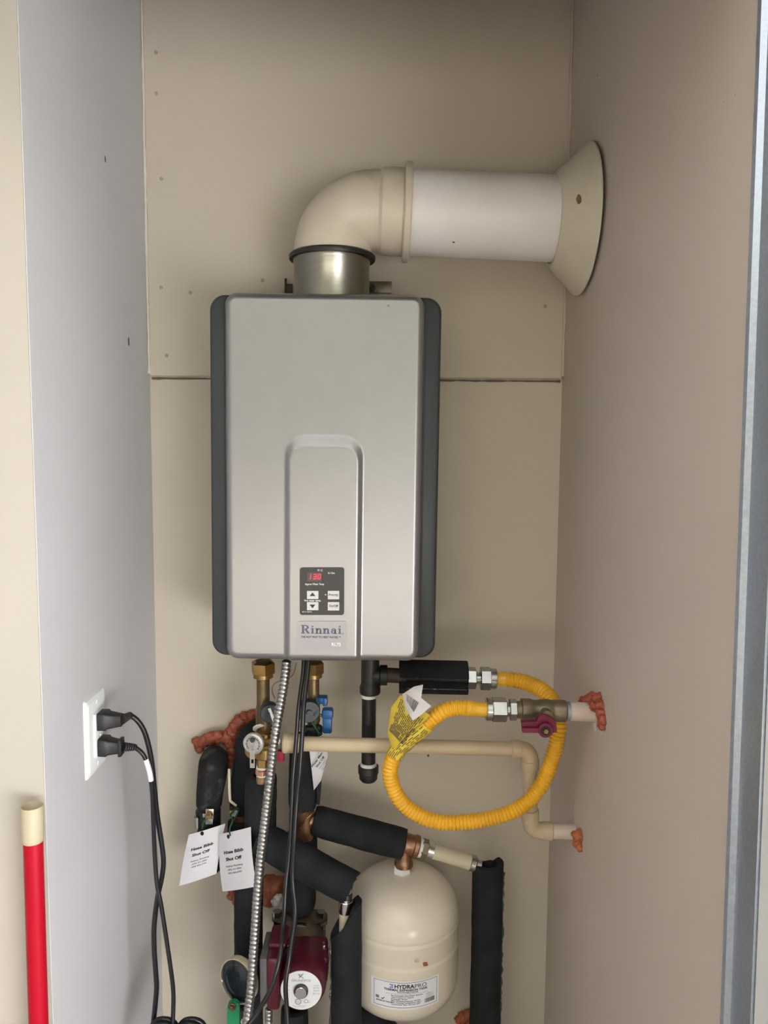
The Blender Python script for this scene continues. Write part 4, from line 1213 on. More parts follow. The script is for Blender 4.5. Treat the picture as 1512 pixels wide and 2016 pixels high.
ptag('paper_tag', 'white hose bibb paper tag, the right one, hanging in front of the foam sleeves', ((432, 1642, 1.315), (494, 1628, 1.258), (505, 1745, 1.25), (438, 1755, 1.305)), [(a, b, c - 0.01, d * 1.0, e, g_) for a, b, c, d, e, g_ in hb_lines], (0.36, 0.93),
     [(453, 1645, 1.285, 1.6), (452, 1632, 1.28, 1.6), (458, 1615, 1.29, 1.6), (454, 1604, 1.30, 1.8), (462, 1594, 1.315, 1.8), (470, 1596, 1.33, 1.8), (464, 1608, 1.32, 1.6), (457, 1620, 1.30, 1.6)])
# water main tag seen at an angle behind the cream pipe
wm = thing('paper_tag', 'white water main shut off tag hanging edge-on under the cream drain pipe', 'tag', P(620, 1556, 1.29))
wpoly = [(608, 1468, 1.282), (645, 1462, 1.30), (645, 1490, 1.302), (632, 1537, 1.296), (618, 1556, 1.288)]
o = sub(sheet('paper', wpoly, M['paper'], wm))
bm = bmesh.new()
def wmap(x, y): return P(620 + x * 0.62 + y * 0.55, 1508 - x * 0.88 + y * 0.62 - 0, 1.284)
ux, uy = Vector((0.58, -0.81)), Vector((-0.75, -0.55))
def wmap(x, y):
    q_ = Vector((625.5, 1500)) + ux * x + uy * y
    return P(q_.x, q_.y, 1.285 - 0.002)
text(bm, 'Water Main', wmap, 2, 2, 4.2, 36, 'C', 0.03); text(bm, 'Shut Off', wmap, 3, -6, 4.2, 26, 'C', 0.03)
for k_ in range(3): text(bm, 'Hollway Plumbing', wmap, 1, -12 - 3.6 * k_, 2.0, 22 - 3 * k_, 'C')
flat('lettering', bm, M['ink'], o)

# ------------------------------------------------------------------ copper tee on the tank and plastic pipe
YT = 1.335
tt_ = thing('copper_tee', 'brown copper tee on top of the almond expansion tank', 'pipe fitting', P(795, 1706, YT))
part('run', tt_, 'copper', (780, 1656, YT), (822, 1667, YT), 20, 28, 0.002)
part('collar', tt_, 'copper', (813, 1665, YT), (824, 1668, YT), 22, 28, 0.002)
a, L = vaxis(795, 1662, 1704, YT); k = rr(a, 1)
bm = bmesh.new(); lathe(bm, a, DN, [(17 * k, 0), (17 * k, L * 0.75), (18.5 * k, L * 0.8), (18.5 * k, L)], 28)
obj('branch', bm, M['copper'], tt_)
part('thread_tape', tt_, 'teflon', (823, 1668, YT), (830, 1670, YT), 18, 24)
part('hex_nut', tt_, 'bronze', (828, 1669, YT), (841, 1673, YT), 19, 6, 0.001)
part('ferrule', tt_, 'chrome', (840, 1672.5, YT), (857, 1677, YT), 13, 20, 0.001)
px_ = thing('plastic_pipe', 'cloudy plastic pipe between the copper tee and the right foam sleeve', 'pipe', P(895, 1712, YT))
part('pipe', px_, 'pex', (853, 1676, YT), (932, 1700, YT), 14.5, 24)
part('crimp_ring', px_, 'steel', (925, 1698, YT), (936, 1701, YT), 15.5, 24, 0.001)
part('crimp_ring', px_, 'chrome', (936, 1701, YT), (946, 1704, YT), 14, 24, 0.001)
# right foam sleeve with jagged top and pale glued seam
def topcut_sleeve(label, px, Y, r, py_top, prof, seam_px, py_bot=2060):
    a = P(px, py_top, Y); R_ = rr(a, r)
    seg = 40
    bm = bmesh.new()
    rings = []
    zs_ = [a.z - i * 0.01 for i in range(int((a.z - 0.02) / 0.01))] + [0.02]
    wob = lambda z: Vector((0.0014 * noise.noise(Vector((z * 7, px, 0))), 0, 0))
    for zi, z in enumerate(zs_):
        ring = []
        for k_ in range(seg):
            t = 2 * pi * k_ / seg
            e = Vector((cos(t), -sin(t), 0))
            top = P(px, py_top + prof(cos(t), -sin(t)), Y).z
            zz = min(z, top - 0.0005 * zi)
            ring.append(bm.verts.new(Vector((a.x, Y, 0)) + e * (R_ + 0.0008 * noise.noise(Vector((e.x * 3, e.y * 3, z * 30)))) + Vector((0, 0, zz)) + wob(z)))
        rings.append(ring)
    for A, B in zip(rings, rings[1:]):
        for k_ in range(seg): bm.faces.new((A[k_], A[(k_ + 1) % seg], B[(k_ + 1) % seg], B[k_]))
    c = Vector((a.x, Y, 0))
    inn = [bm.verts.new(Vector((c.x + (v.co.x - c.x) * 0.60, c.y + (v.co.y - c.y) * 0.60, v.co.z - 0.002))) for v in rings[0]]
    low = [bm.verts.new(v.co - Vector((0, 0, 0.06))) for v in inn]
    for A, B in ((rings[0], inn), (inn, low)):
        for k_ in range(seg): bm.faces.new((A[k_], A[(k_ + 1) % seg], B[(k_ + 1) % seg], B[k_]))
    bm.faces.new(low); bm.faces.new(list(reversed(rings[-1])))
    t = thing('pipe_insulation', label, 'pipe insulation', Vector((a.x, Y, 0.02)))
    obj('sleeve', bm, M['foam'], t, 50)
    ang, ztop = seam_px
    bm = bmesh.new()
    e = Vector((cos(ang), -sin(ang), 0)) * (R_ - 0.0002)
    pts = resample([(Vector((a.x, Y, ztop)) + e, 0.0022), (Vector((a.x, Y, 0.03)) + e, 0.0022)], 0.004)
    pts = [(p + wob(p.z), r_) for p, r_, s in pts]
    tube(bm, pts, 6, amp=0.0022, freq=120)
    obj('glue_seam', bm, M['foamcut'], t)['label'] = 'ragged pale glue seam'
    return t
def profI(cx, cy):
    # jagged notch: high horns at the right and left, low in the front middle
    k = 13 * cy
    if cx > 0.75: return -14 + (1 - cx) * 24 + k
    if cx > 0.45: return -8 + (0.75 - cx) * 26 + k
    if cx > -0.3: return 1 - 6 * cx + k
    if cx > -0.55: return -4 + k
    return 2 + (-cx - 0.55) * 22 + k
topcut_sleeve('long vertical foam sleeve right of the tank with torn top and pale seam', 961, 1.335, 30.5, 1697, profI, (0.18, P(961, 1715, 1.335).z))
def profH(cx, cy):
    return max(0.0, (0.72 - cx)) * 40
topcut_sleeve('vertical foam sleeve between pump and tank with slanted cut top', 682, 1.238, 31, 1774, profH, (pi - 0.25, P(682, 1845, 1.238).z))
px2 = thing('plastic_pipe', 'short cloudy pipe with silver crimp entering the slant-cut foam sleeve', 'pipe', P(681, 1830, 1.238))
part('fitting', px2, 'steel', (682, 1742, 1.24), (681, 1778, 1.238), 9.5, 20)
part('fitting_ring', px2, 'iron', (682, 1760, 1.24), (681.5, 1770, 1.238), 12, 20)
part('crimp_ring', px2, 'chrome', (681, 1772, 1.238), (680, 1796, 1.238), 13.5, 28, 0.001)
part('pipe', px2, 'pex', (680, 1795, 1.238), (679, 1880, 1.238), 12.2, 24)
blob('sealant_blob', 'orange sealant at the back wall beside the right foam sleeve, near the floor', [(912, 2003, YW - .005, 11), (922, 1998, YW - .01, 10), (905, 2008, YW - .005, 9), (925, 2012, YW - .005, 10)], 'caulkor')

# ------------------------------------------------------------------ expansion tank
YTK = 1.335
tc_ = P(791, 1850, YTK); RT = rr(tc_, 111)
zt = P(791, 1716, YTK).z; zb = P(791, 2010, YTK - 0.06).z
tank = thing('expansion_tank', 'almond enamel expansion tank with printed white label', 'tank', Vector((tc_.x, YTK, zb)))
H_ = zt - zb
prof = [(0.02, 0.0)]
for k_ in range(1, 13):
    a = pi / 2 * k_ / 12; prof.append((RT * 0.16 + RT * 0.84 * sin(a) ** 0.9, 0.072 * (1 - cos(a))))
zr1 = zt - P(791, 1866, YTK - RT).z; zr2 = zt - P(791, 1911, YTK - RT).z
for z0 in (zr1, zr2):
    prof += [(RT, z0 - 0.006), (RT - 0.0008, z0 - 0.002), (RT - 0.0008, z0), (RT + 0.0006, z0 + 0.004), (RT + 0.0006, z0 + 0.006), (RT, z0 + 0.010)]
for k_ in range(0, 13):
    a = pi / 2 * k_ / 12; prof.append((RT * (0.1 + 0.9 * cos(a) ** 0.8) if k_ < 12 else 0.02, H_ - 0.055 + 0.055 * sin(a)))
bm = bmesh.new(); lathe(bm, Vector((tc_.x, YTK, zt)), DN, prof, 72)
obj('shell', bm, M['tank'], tank, 60)
bm = bmesh.new(); a, L = vaxis(791, 1702, 1721, YTK); lathe(bm, a, DN, [(15.5 * rr(a, 1), 0), (17.5 * rr(a, 1), 0.001), (17.5 * rr(a, 1), L * 0.8), (14 * rr(a, 1), L + 0.006)], 6, 0.5)
obj('inlet_nut', bm, M['teflon'], tank)['label'] = 'white inlet nut'
bm = bmesh.new(); lathe(bm, Vector((tc_.x, YTK, zb + 0.045)), DN, [(RT * 0.9, 0), (RT * 0.98, 0.002), (RT * 0.97, 0.08), (RT * 0.9, 0.10)], 48)
# curved label
def cylmap(u, v, off=0.0004):                    # u along arc in metres from the label centre, v height
    a = TH0 + u / RT
    return Vector((tc_.x + (RT + off) * sin(a), YTK - (RT + off) * cos(a), v))
bm.free()
zl1 = P(797, 1932, YTK - RT).z; zl0 = P(797, 1988, YTK - RT).z
TH0 = 0.045
LW = 2 * 0.595 * RT; LH = zl1 - zl0
def labsheet(bm, u0, v0, u1, v1, off, n=24):
    lo = [bm.verts.new(cylmap(u0 + (u1 - u0) * i / n, zl0 + v0, off)) for i in range(n + 1)]
    hi = [bm.verts.new(cylmap(u0 + (u1 - u0) * i / n, zl0 + v1, off)) for i in range(n + 1)]
    for i in range(n): bm.faces.new((lo[i], lo[i + 1], hi[i + 1], hi[i]))
bm = bmesh.new(); labsheet(bm, -LW / 2, 0, LW / 2, LH, 0.0006)
lo = sub(obj('label_sheet', bm, M['label'], tank)); lo['label'] = 'white printed specification label'
L1 = lambda x, y: cylmap(x * LW - LW / 2, zl0 + y * LH, 0.0011)
bm = bmesh.new()
def lq(x0, y0, x1, y1, n=16): labsheet(bm, x0 * LW - LW / 2, y0 * LH, x1 * LW - LW / 2, y1 * LH, 0.0010, n)
lq(0.045, 0.94, 0.965, 0.952); lq(0.045, 0.07, 0.965, 0.082); lq(0.045, 0.07, 0.050, 0.952, 1); lq(0.960, 0.07, 0.965, 0.952, 1)
text(bm, 'HYDRA', L1, 0.345, 0.755, 0.13, 0.275, bold=0.035); text(bm, 'PRO', L1, 0.625, 0.755, 0.13, 0.17)
text(bm, 'THERMAL EXPANSION TANK', L1, 0.505, 0.655, 0.075, 0.62, 'C', 0.03)
text(bm, 'FOR POTABLE WATER', L1, 0.53, 0.59, 0.045, 0.29, 'C', 0.02)
for i, (s, w) in enumerate((('For Domestic Hot Water Systems', 0.44), ('Tank Volume: 2.1 Gallons', 0.31), ('Precharge: 40 PSI', 0.22), ('Max. Working Pressure: 150 PSI', 0.40), ('Max. Working Temperature: 200 F', 0.42), ('Connection Size: 3/4 inch NPT', 0.41))):
    text(bm, s, L1, 0.30, 0.475 - 0.062 * i, 0.042, w, bold=0.015)
text(bm, 'Only for use in a thermal expansion water system', L1, 0.52, 0.545, 0.022, 0.60, 'C')
text(bm, 'HPE-2.1', L1, 0.79, 0.455, 0.04, 0.10)
text(bm, 'MADE IN ITALY', L1, 0.085, 0.22, 0.05, 0.22, bold=0.025)
x = 0.77
while x < 0.925:
    w_ = random.choice((0.004, 0.007, 0.010)); lq(x, 0.16, x + w_, 0.31, 1); x += w_ + random.choice((0.004, 0.006))
# check mark
for a_, b_ in (((0.16, 0.34), (0.175, 0.31)), ((0.175, 0.31), (0.205, 0.38))):
    bm.faces.new([bm.verts.new(L1(*v)) for v in ((a_[0], a_[1] - .015), (b_[0], b_[1] - .015), (b_[0], b_[1] + .02), (a_[0], a_[1] + .02))])
flat('lettering', bm, M['ink'], lo)
bm = bmesh.new()
for a_ in range(3):
    y_ = 0.885 - 0.05 * a_
    bm.faces.new([bm.verts.new(L1(*v)) for v in ((0.275 + 0.02 * (a_ % 2), y_ - 0.03), (0.33, y_ - 0.03), (0.325, y_), (0.272 + 0.02 * (a_ % 2), y_))])
flat('emblem', bm, M['blueink'], lo)
bm = bmesh.new(); quad(bm, lambda x, y: L1(x, y), 0.075, 0.31, 0.125, 0.41)
for (x0, y0, x1, y1) in ((0.79, 0.34, 0.905, 0.345), (0.79, 0.425, 0.905, 0.43), (0.79, 0.34, 0.793, 0.43), (0.902, 0.34, 0.905, 0.43)): quad(bm, L1, x0, y0, x1, y1)
text(bm, '149317', L1, 0.81, 0.36, 0.05, 0.075)
flat('small_print', bm, M['greyink'], lo)['kind'] = 'stuff'
for px, py, r, m in ((820, 1891, 5, 'cap'), (836, 1898, 6, 'caulk')):
    d = P(px, py, YTK - RT) - EYE
    # hit the cylinder
    t_ = 1.0
    aa = d.x ** 2 + d.y ** 2; ox, oy = EYE.x - tc_.x, EYE.y - YTK
    bb = 2 * (d.x * ox + d.y * oy); c_ = ox * ox + oy * oy - RT * RT
    t_ = (-bb - math.sqrt(bb * bb - 4 * aa * c_)) / (2 * aa)
    p = EYE + d * t_
    bm = bmesh.new(); lump(bm, p, rr(p, r), 0.6, 2, (1.1, 0.25, 0.75), px * 0.1, 1.3)
    obj('paint_spot', bm, M[m], tank)['label'] = 'sealant smear'
# dark pipe elbow below the tank
bm = bmesh.new()
a = P(722, 2006, 1.29); tube(bm, [(Vector((a.x - 0.03, 1.30, a.z)), 0.022), (Vector((a.x + 0.02, 1.32, a.z - 0.022)), 0.024), (Vector((a.x + 0.05, 1.335, a.z - 0.08)), 0.024), (Vector((a.x + 0.055, 1.335, 0.02)), 0.024)], 20)
one('pipe_insulation', bm, M['foam'], 'black foam elbow just visible under the left of the tank', 'pipe insulation')

# ------------------------------------------------------------------ circulation pump
YP = 1.335
pump = thing('circulation_pump', 'burgundy circulation pump with round pale nameplate and bolted flange', 'pump', P(592, 1990, YP))
fcn = P(590, 1800, YP); k = rr(fcn, 1)
def oval(c, w, d, n=28): return [c + Vector((w * cos(2 * pi * i / n) * (1 if abs(cos(2 * pi * i / n)) < .75 else 1), d * sin(2 * pi * i / n), 0)) for i in range(n)]
for dz, m in ((0.0, 'bronze'), (-0.009, 'steel')):
    bm = bmesh.new()
    prism(bm, oval(fcn + Vector((0, 0, dz - 0.008)), 55 * k, 21 * k), Vector((0, 0, 1)), 0.0075)
    obj('flange', bm, M[m], pump)
for s in (-1, 1):
    c = fcn + Vector((s * 43 * k, -0.006, 0))
    bm = bmesh.new(); rod(bm, c + Vector((0, 0, 0.0)), c + Vector((0, 0, 0.010)), 9 * k, 6); rod(bm, c + Vector((0, 0, -0.022)), c + Vector((0, 0, -0.036)), 6 * k, 12); rod(bm, c + Vector((0, 0, -0.016)), c + Vector((0, 0, -0.026)), 9 * k, 6)
    obj('flange_bolt', bm, M['steel'], pump)
zn = P(592, 1915, YP).z
bm = bmesh.new()
zc_ = P(592, 1948, 1.20).z
lathe(bm, fcn + Vector((0, 0, -0.016)), DN, [(26 * k, 0), (24 * k, 0.02), (28 * k, 0.035), (38 * k, 0.06)], 32)
lathe(bm, Vector((fcn.x, YP + 0.03, zc_)), FR, [(40 * k, 0), (50 * k, 0.01), (52 * k, 0.05), (50 * k, 0.075), (44 * k, 0.09)], 40)
lathe(bm, Vector((fcn.x, YP, zc_ - 0.03)), DN, [(36 * k, 0), (26 * k, 0.03), (26 * k, 0.06)], 32)
o = obj('volute', bm, M['bronze'], pump)
bm = bmesh.new(); c = P(593, 1822, YP - 0.034)
box(bm, c, 20 * k, 0.006, 8 * k, 0.001); c2 = P(591, 1836, YP - 0.034); rod(bm, P(591, 1828, YP - .03), P(590, 1850, YP - .05), 9 * k, 16); rod(bm, P(590, 1846, YP - .05), P(590, 1853, YP - .055), 10 * k, 16)
obj('vent_fitting', bm, M['chrome'], pump)
# motor: octagonal-round housing towards the camera
Y1, Y2 = 1.165, 1.245
mc = P(593, 1949, Y1); km = rr(mc, 1)
bm = bmesh.new()
lathe(bm, Vector((mc.x, Y2, mc.z)), FR, [(47 * km, 0), (48.5 * km, 0.004), (48.5 * km, 0.05), (47.5 * km, Y2 - Y1 - 0.012), (44 * km, Y2 - Y1 - 0.003), (42 * km, Y2 - Y1)], 48)
for a in (0.45, 2.7, -0.45, -2.7):
    e = Vector((cos(a), 0, sin(a))) * 45 * km
    rod(bm, Vector((mc.x, Y2, mc.z)) + e, Vector((mc.x, Y2 - 0.035, mc.z)) + e, 7 * km, 14, 0.002)
obj('motor_housing', bm, M['burg'], pump)
bm = bmesh.new()
box(bm, Vector((mc.x, Y2 + 0.008, mc.z - 5 * km)), 90 * km, 0.022, 80 * km, 0.008, segs=3)
obj('motor_flange', bm, M['burg'], pump)
for x_, z_ in ((38, 27), (38, -38), (-38, 27)):
    bm = bmesh.new(); c = Vector((mc.x + x_ * km, Y2 - 0.004, mc.z + z_ * km)); rod(bm, c, c + FR * 0.005, 5 * km, 14, 0.001)
    obj('motor_screw', bm, M['steel'], pump)
bm = bmesh.new(); lathe(bm, Vector((mc.x, Y1 + 0.001, mc.z)), FR, [(40.5 * km, 0), (40.5 * km, 0.0018), (0, 0.0018)], 56)
npl = sub(obj('nameplate', bm, M['plate'], pump)); npl['label'] = 'round pale nameplate'
nm = lambda x, y: Vector((mc.x + x * km, Y1 - 0.0012, mc.z + y * km))
bm = bmesh.new(); cpx = 0
lathe(bm, Vector((mc.x, Y1, mc.z)), FR, [(14 * km, 0), (14 * km, 0.005), (12 * km, 0.006), (12 * km, 0.003), (0, 0.003)], 36)
obj('plug_rim', bm, M['capgrey'], npl)
bm = bmesh.new(); lathe(bm, Vector((mc.x, Y1 - 0.002, mc.z)), FR, [(11.5 * km, 0), (11.5 * km, 0.005), (10.5 * km, 0.006), (0, 0.006)], 32)
obj('vent_plug', bm, M['chrome'], npl)
bm = bmesh.new()
text(bm, 'GRUNDFOS', nm, 0, 18.5, 4.6, 38, 'C', 0.01)
def stroke(pts, w):
    for (x0, y0), (x1, y1) in zip(pts, pts[1:]):
        d = Vector((x1 - x0, y1 - y0)).normalized(); nn = Vector((-d.y, d.x)) * w / 2
        bm.faces.new([bm.verts.new(nm(*v)) for v in ((x0 - nn.x, y0 - nn.y), (x1 - nn.x, y1 - nn.y), (x1 + nn.x, y1 + nn.y), (x0 + nn.x, y0 + nn.y))])
stroke([(-4.5, 35), (-4, 31), (2, 28), (4.5, 25)], 1.5); stroke([(4.5, 35.5), (1, 31), (-2.5, 28.5), (-4.5, 25.5)], 1.5); stroke([(-5, 32.5), (-1, 33), (3, 32)], 1.0)
flat('lettering', bm, M['greyink'], npl)
bm = bmesh.new()
def circ(x, y, r0, r1, n=20):
    for i in range(n):
        a, b = 2 * pi * i / n, 2 * pi * (i + 1) / n
        bm.faces.new([bm.verts.new(nm(*v)) for v in ((x + r1 * cos(a), y + r1 * sin(a)), (x + r1 * cos(b), y + r1 * sin(b)), (x + r0 * cos(b), y + r0 * sin(b)), (x + r0 * cos(a), y + r0 * sin(a)))])
circ(-6, -23.5, 4.6, 6.2); text(bm, 'UL', nm, -6, -26, 4.5, 6, 'C')
circ(10, -22.5, 3.2, 4.2); text(bm, 'us', nm, 15.5, -25.5, 3.2, 4, 'C'); text(bm, 'c', nm, 5, -24.5, 3, None, 'C')
for y, w in ((-33, 26), (-35.6, 20)): text(bm, 'Made in USA Intertek', nm, -4, y, 1.8, w, 'C')
for y, w, s in ((9, 10, '115V'), (4, 12, '60 Hz'), (-2, 12, '0.75A'), (-8, 14, '85 W')): text(bm, s, nm, 30, y, 3.0, w, 'C')
for y, w, s in ((8, 12, 'UP15'), (0, 12, 'Type'), (-8, 12, 'No.')): text(bm, s, nm, -29, y, 2.6, w, 'C')
flat('small_print', bm, M['greyink'], npl)['kind'] = 'stuff'
# terminal box
tb0, tb1 = P(524, 1889, 1.16), P(550, 1992, 1.16)
bm = bmesh.new(); wx = tb1.x - tb0.x; hz = tb0.z - tb1.z
box(bm, Vector(((tb0.x + tb1.x) / 2, 1.195, (tb0.z + tb1.z) / 2)), wx, 0.07, hz, 0.006, segs=3)
obj('terminal_box', bm, M['burg'], pump)
bm = bmesh.new(); box(bm, Vector((tb0.x - 0.0055, 1.20, (tb0.z + tb1.z) / 2 + 0.003)), 0.012, 0.07, hz * 0.88, 0.002)
obj('box_side', bm, M['greybox'], pump)['label'] = 'grey side of the terminal box'
bm = bmesh.new(); box(bm, Vector(((tb0.x + tb1.x) / 2 + 0.003, 1.212, tb0.z + 0.004)), wx + 0.008, 0.052, 0.010, 0.004)
obj('box_lid', bm, M['burg'], pump)
foam('foam sleeve running down below the burgundy pump', [(580, 1985, 1.335, 26), (580, 2030, 1.335, 27), (580, 2060, 1.335, 27)], floor=True)
# dial gauge left of the pump
gd = Vector((-0.50, -0.86, 0.10)).normalized()
gc = P(472, 1928, 1.215); kg = rr(gc, 1)
gau = thing('dial_gauge', 'round dark dial gauge with clear lens left of the burgundy pump', 'gauge', gc - Vector((0, 0, 0.04)))
bm = bmesh.new(); lathe(bm, gc, gd, [(30 * kg, -0.055), (38 * kg, -0.04), (42 * kg, -0.012), (42 * kg, 0.0), (38 * kg, 0.001)], 44)
obj('housing', bm, M['rubber'], gau)
bm = bmesh.new(); lathe(bm, gc, gd, [(37 * kg, 0.0005), (37 * kg, 0.003), (30 * kg, 0.004), (28 * kg, 0.002), (0, 0.002)], 44)
obj('dial', bm, M['dial'], gau)
bm = bmesh.new(); lathe(bm, gc, gd, [(43.5 * kg, -0.004), (43.5 * kg, 0.006), (42 * kg, 0.008), (40.5 * kg, 0.008), (40.5 * kg, -0.004)], 48, closed=True)
obj('lens_rim', bm, M['cap'], gau)
bm = bmesh.new(); lathe(bm, gc, gd, [(40.4 * kg, 0.005), (40.4 * kg, 0.0075), (0, 0.009)], 44)
obj('lens', bm, M['lens'], gau)
rl_ = P(490, 1930, 1.27)
# green handled valve
gvv = thing('ball_valve', 'ball valve with green lever handle below the dial gauge', 'valve', P(470, 2040, 1.24))
yg = 1.195
bm = bmesh.new()
hp_ = [(449, 2040), (449, 1978), (451, 1970), (457, 1966), (465, 1966), (471, 1970), (473, 1980), (473, 2040)]
prism(bm, [P(x, y, yg) for x, y in hp_], FR, 0.008)
o = obj('handle', bm, M['green'], gvv, 30); o['label'] = 'green lever handle'
bm = bmesh.new(); c = P(457.5, 1980, yg - 0.008); rod(bm, c, c + FR * 0.004, rr(c, 7.5), 16, 0.001); rod(bm, c + FR * 0.004, c + FR * 0.008, rr(c, 5), 6, 0.001)
obj('handle_nut', bm, M['brassdull'], gvv)
bm = bmesh.new(); c = P(459, 1982, yg); rod(bm, c, c - FR * 0.06, rr(c, 6), 14); rod(bm, P(470, 1975, 1.255), P(470, 2045, 1.255), rr(c, 20), 20, 0.003)
obj('valve_body', bm, M['rubber'], gvv)
bm = bmesh.new(); lump(bm, P(481, 2011, 1.19), rr(c, 7), 0.1, 2); obj('pin_knob', bm, M['lever'], gvv)

# ------------------------------------------------------------------ outlet and cords on the left wall
oy0 = PS(163, 1383, XL).y; oy1 = PS(201, 1350, XL).y
oz1 = (PS(163, 1383, XL).z + PS(201, 1350, XL).z) / 2; oz0 = (PS(170, 1537, XL).z + PS(205, 1497, XL).z) / 2
oc = Vector((XL, (oy0 + oy1) / 2, (oz0 + oz1) / 2)); ow, oh = oy1 - oy0, oz1 - oz0
ol = thing('wall_outlet', 'white duplex wall outlet with two black plugs on the left wall', 'outlet', oc - Vector((0, 0, oh / 2)))
bm = bmesh.new()
pr = [(0.0, 0.0), (0.0035, 0.002), (0.0060, 0.007)]
rings = []
for x_, ins in pr: rings.append([bm.verts.new(oc + Vector((x_, a, b))) for a, b in rrect(ow - 2 * ins, oh - 2 * ins, 0.004, 4)])
for A, B in zip(rings, rings[1:]):
    for i in range(len(A)): bm.faces.new((A[i], A[(i + 1) % len(A)], B[(i + 1) % len(A)], B[i]))
bm.faces.new(rings[-1]); bm.faces.new(list(reversed(rings[0])))
obj('cover_plate', bm, M['white'], ol, 20)
bm = bmesh.new(); box(bm, oc + Vector((0.0065, 0, 0)), 0.006, 0.033, 0.067, 0.0012)
obj('receptacle', bm, M['white'], ol, 30)
for dz in (-0.048, 0.048):
    bm = bmesh.new(); lathe(bm, oc + Vector((0.0058, 0, dz)), Vector((1, 0, 0)), [(0.0035, 0), (0.0033, 0.0012), (0, 0.0016)], 14)
    obj('plate_screw', bm, M['white'], ol)
bm = bmesh.new(); box(bm, oc + Vector((0.0095, 0.003, 0.004)), 0.002, 0.008, 0.005, 0.0005); box(bm, oc + Vector((0.0095, 0.003, -0.004)), 0.002, 0.008, 0.005, 0.0005)
obj('test_button', bm, M['white'], ol)
def plugcord(zc, label, lower, boot_px, cord, r, lab=None):
    c = oc + Vector((0.0098, 0.0, zc))
    t = thing('appliance_cable', label, 'power cord', c)
    bm = bmesh.new()
    dx = Vector((1, 0, 0))
    # tapering moulded plug: base block, waist, grip
    secs = [(0.0, 0.013, 0.0135, 0.0), (0.011, 0.013, 0.0135, 0.0), (0.014, 0.011, 0.0115, 0.0), (0.030, 0.0085, 0.009, 0.0), (0.034, 0.008, 0.0085, 0.0)]
    rings = []
    for x_, hw_, hh_, s_ in secs:
        rings.append([bm.verts.new(c + Vector((x_, a, b - (0.003 if lower else 0) * (x_ / 0.03) * 0.6))) for a, b in rrect(2 * hw_, 2 * hh_, 0.003, 3)])
    for A, B in zip(rings, rings[1:]):
        for i in range(len(A)): bm.faces.new((A[i], A[(i + 1) % len(A)], B[(i + 1) % len(A)], B[i]))
    bm.faces.new(rings[-1]); bm.faces.new(list(reversed(rings[0])))
    obj('plug', bm, M['plug'], t, 35)
    s0 = c + Vector((0.033, 0, -0.002 if lower else 0)); e0 = P(*boot_px)
    bm = bmesh.new()
    d = (e0 - s0); n = 5
    for i in range(n):
        a = s0 + d * (i / n); b = s0 + d * ((i + 0.72) / n)
        rod(bm, a, b, 0.0072 - 0.0004 * i, 16, 0.0008)
    rod(bm, s0, e0, 0.0052, 14)
    if lower:
        box(bm, s0 + Vector((-0.002, 0, 0)), 0.005, 0.018, 0.026, 0.001)
    obj('strain_relief', bm, M['plug'], t)
    w = [(e0.x, e0.y, e0.z, r)] + [(*P(x, y, Y), r) for x, y, Y in cord]
    pts = [(Vector(a[:3]), a[3]) for a in crom(w, 8)]
    bm = bmesh.new(); tube(bm, [(a, b) for a, b, s in resample(pts, 0.004)], 12)
    obj('cord', bm, M['cable'], t)
    if lab:
        bm = bmesh.new()
        q_ = [(a, b + 0.0006) for a, b, s in resample(pts, 0.003)][lab[0]:lab[1]]
        tube(bm, q_, 14)
        obj('cord_label', bm, M['paper'], t)['label'] = 'white wrapped cord label'
    return t
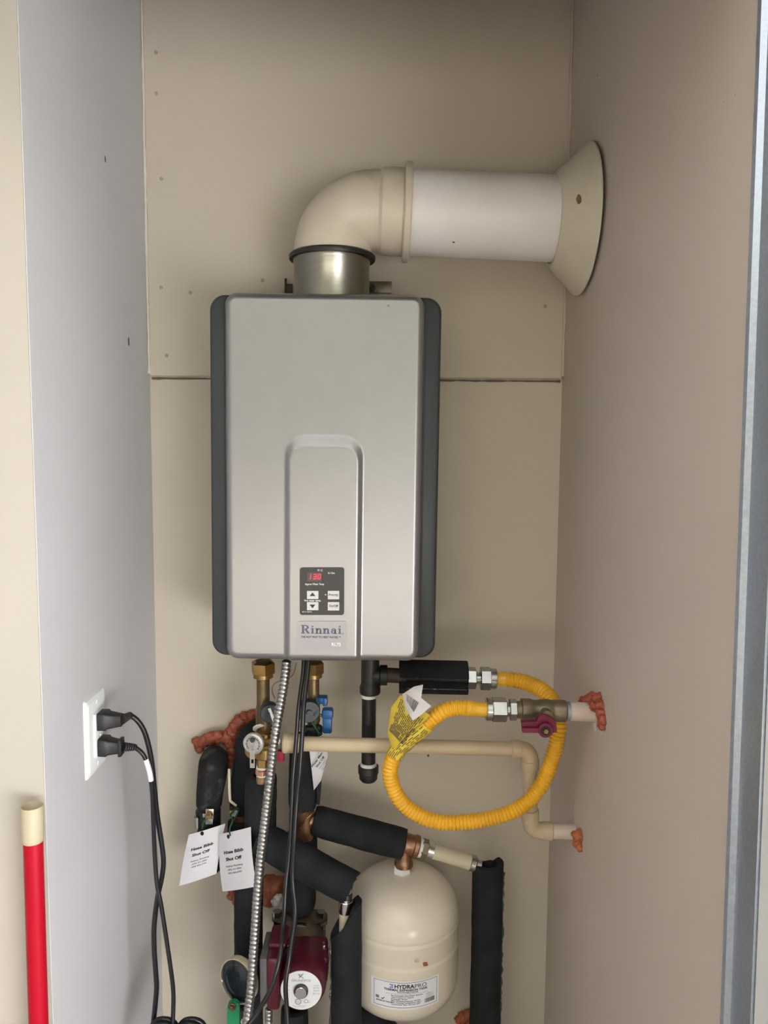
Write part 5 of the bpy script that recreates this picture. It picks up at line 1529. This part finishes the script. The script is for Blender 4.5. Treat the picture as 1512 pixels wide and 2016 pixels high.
plugcord(0.0200, 'black power cord in the upper socket of the white outlet', False, (256, 1408, 1.155),
         [(270, 1418, 1.158), (284, 1440, 1.163), (294, 1475, 1.168), (299, 1505, 1.172), (303.5, 1548, 1.178), (309, 1602, 1.185), (321, 1683, 1.19), (319.5, 1722, 1.19), (310, 1768, 1.19), (303.5, 1822, 1.19), (303.5, 1868, 1.19), (307, 1921, 1.19), (308, 1950, 1.19), (302, 2016, 1.19), (300, 2060, 1.19)], 0.0042)
plugcord(-0.0200, 'black power cord in the lower socket, with white cord label', True, (265, 1471, 1.155),
         [(276, 1479, 1.155), (284, 1489, 1.157), (291, 1507, 1.16), (296.4, 1530, 1.164), (300, 1566, 1.169), (302, 1620, 1.174), (305, 1690, 1.178), (309, 1740, 1.178), (316, 1776, 1.178), (325, 1832, 1.178), (335.5, 1903, 1.178), (341, 1950, 1.178), (341, 1990, 1.176), (339, 2030, 1.17)], 0.0036, (9, 23))
# coil of spare cord just entering the frame
bm = bmesh.new()
c = P(348, 2050, 1.17)
for i in range(3):
    pts = []
    for sgn, cx in ((-1, -0.021), (1, 0.021)):
        q_ = []
        for k_ in range(25):
            a = 2 * pi * k_ / 24
            q_.append((c + Vector((cx + sgn * 0.001 * i + 0.024 * cos(a), 0.009 * i - 0.01 + 0.002 * sin(3 * a), 0.032 * sin(a) + 0.0015 * i - 0.001)), 0.0045))
        tube(bm, q_, 10)
one('cord_bundle', bm, M['cable'], 'coiled bundle of black cord at the bottom beside the left wall', 'cord')

# ------------------------------------------------------------------ red pole
YPO = YLF - 0.020
pole = thing('pole', 'red pole with cream tube end leaning by the left front wall', 'pole', P(78, 2016, YPO))
a = P(65, 1650, YPO); b = P(76, 2016, YPO - 0.0)
d = (b - a).normalized()
bt = a + d * ((0.02 - a.z) / d.z)
bm = bmesh.new(); rod(bm, a, bt, rr(a, 18.5), 32)
obj('shaft', bm, M['red'], pole)
a0 = P(63, 1586, YPO); a1 = P(65, 1656, YPO); L = (a1 - a0).length; r0 = rr(a0, 21.5)
bm = bmesh.new(); lathe(bm, a0, a1 - a0, [(r0 * 0.72, L * 0.4), (r0 * 0.86, 0.001), (r0 * 0.93, 0), (r0, 0.002), (r0 * 0.99, L * 0.85), (r0 * 1.0, L * 0.93), (r0 * 0.9, L)], 36)
obj('tube_end', bm, M['cap'], pole)['label'] = 'cream plastic tube end, open at the top'
for o in list(bpy.data.objects):
    if '_base' in o: del o['_base']
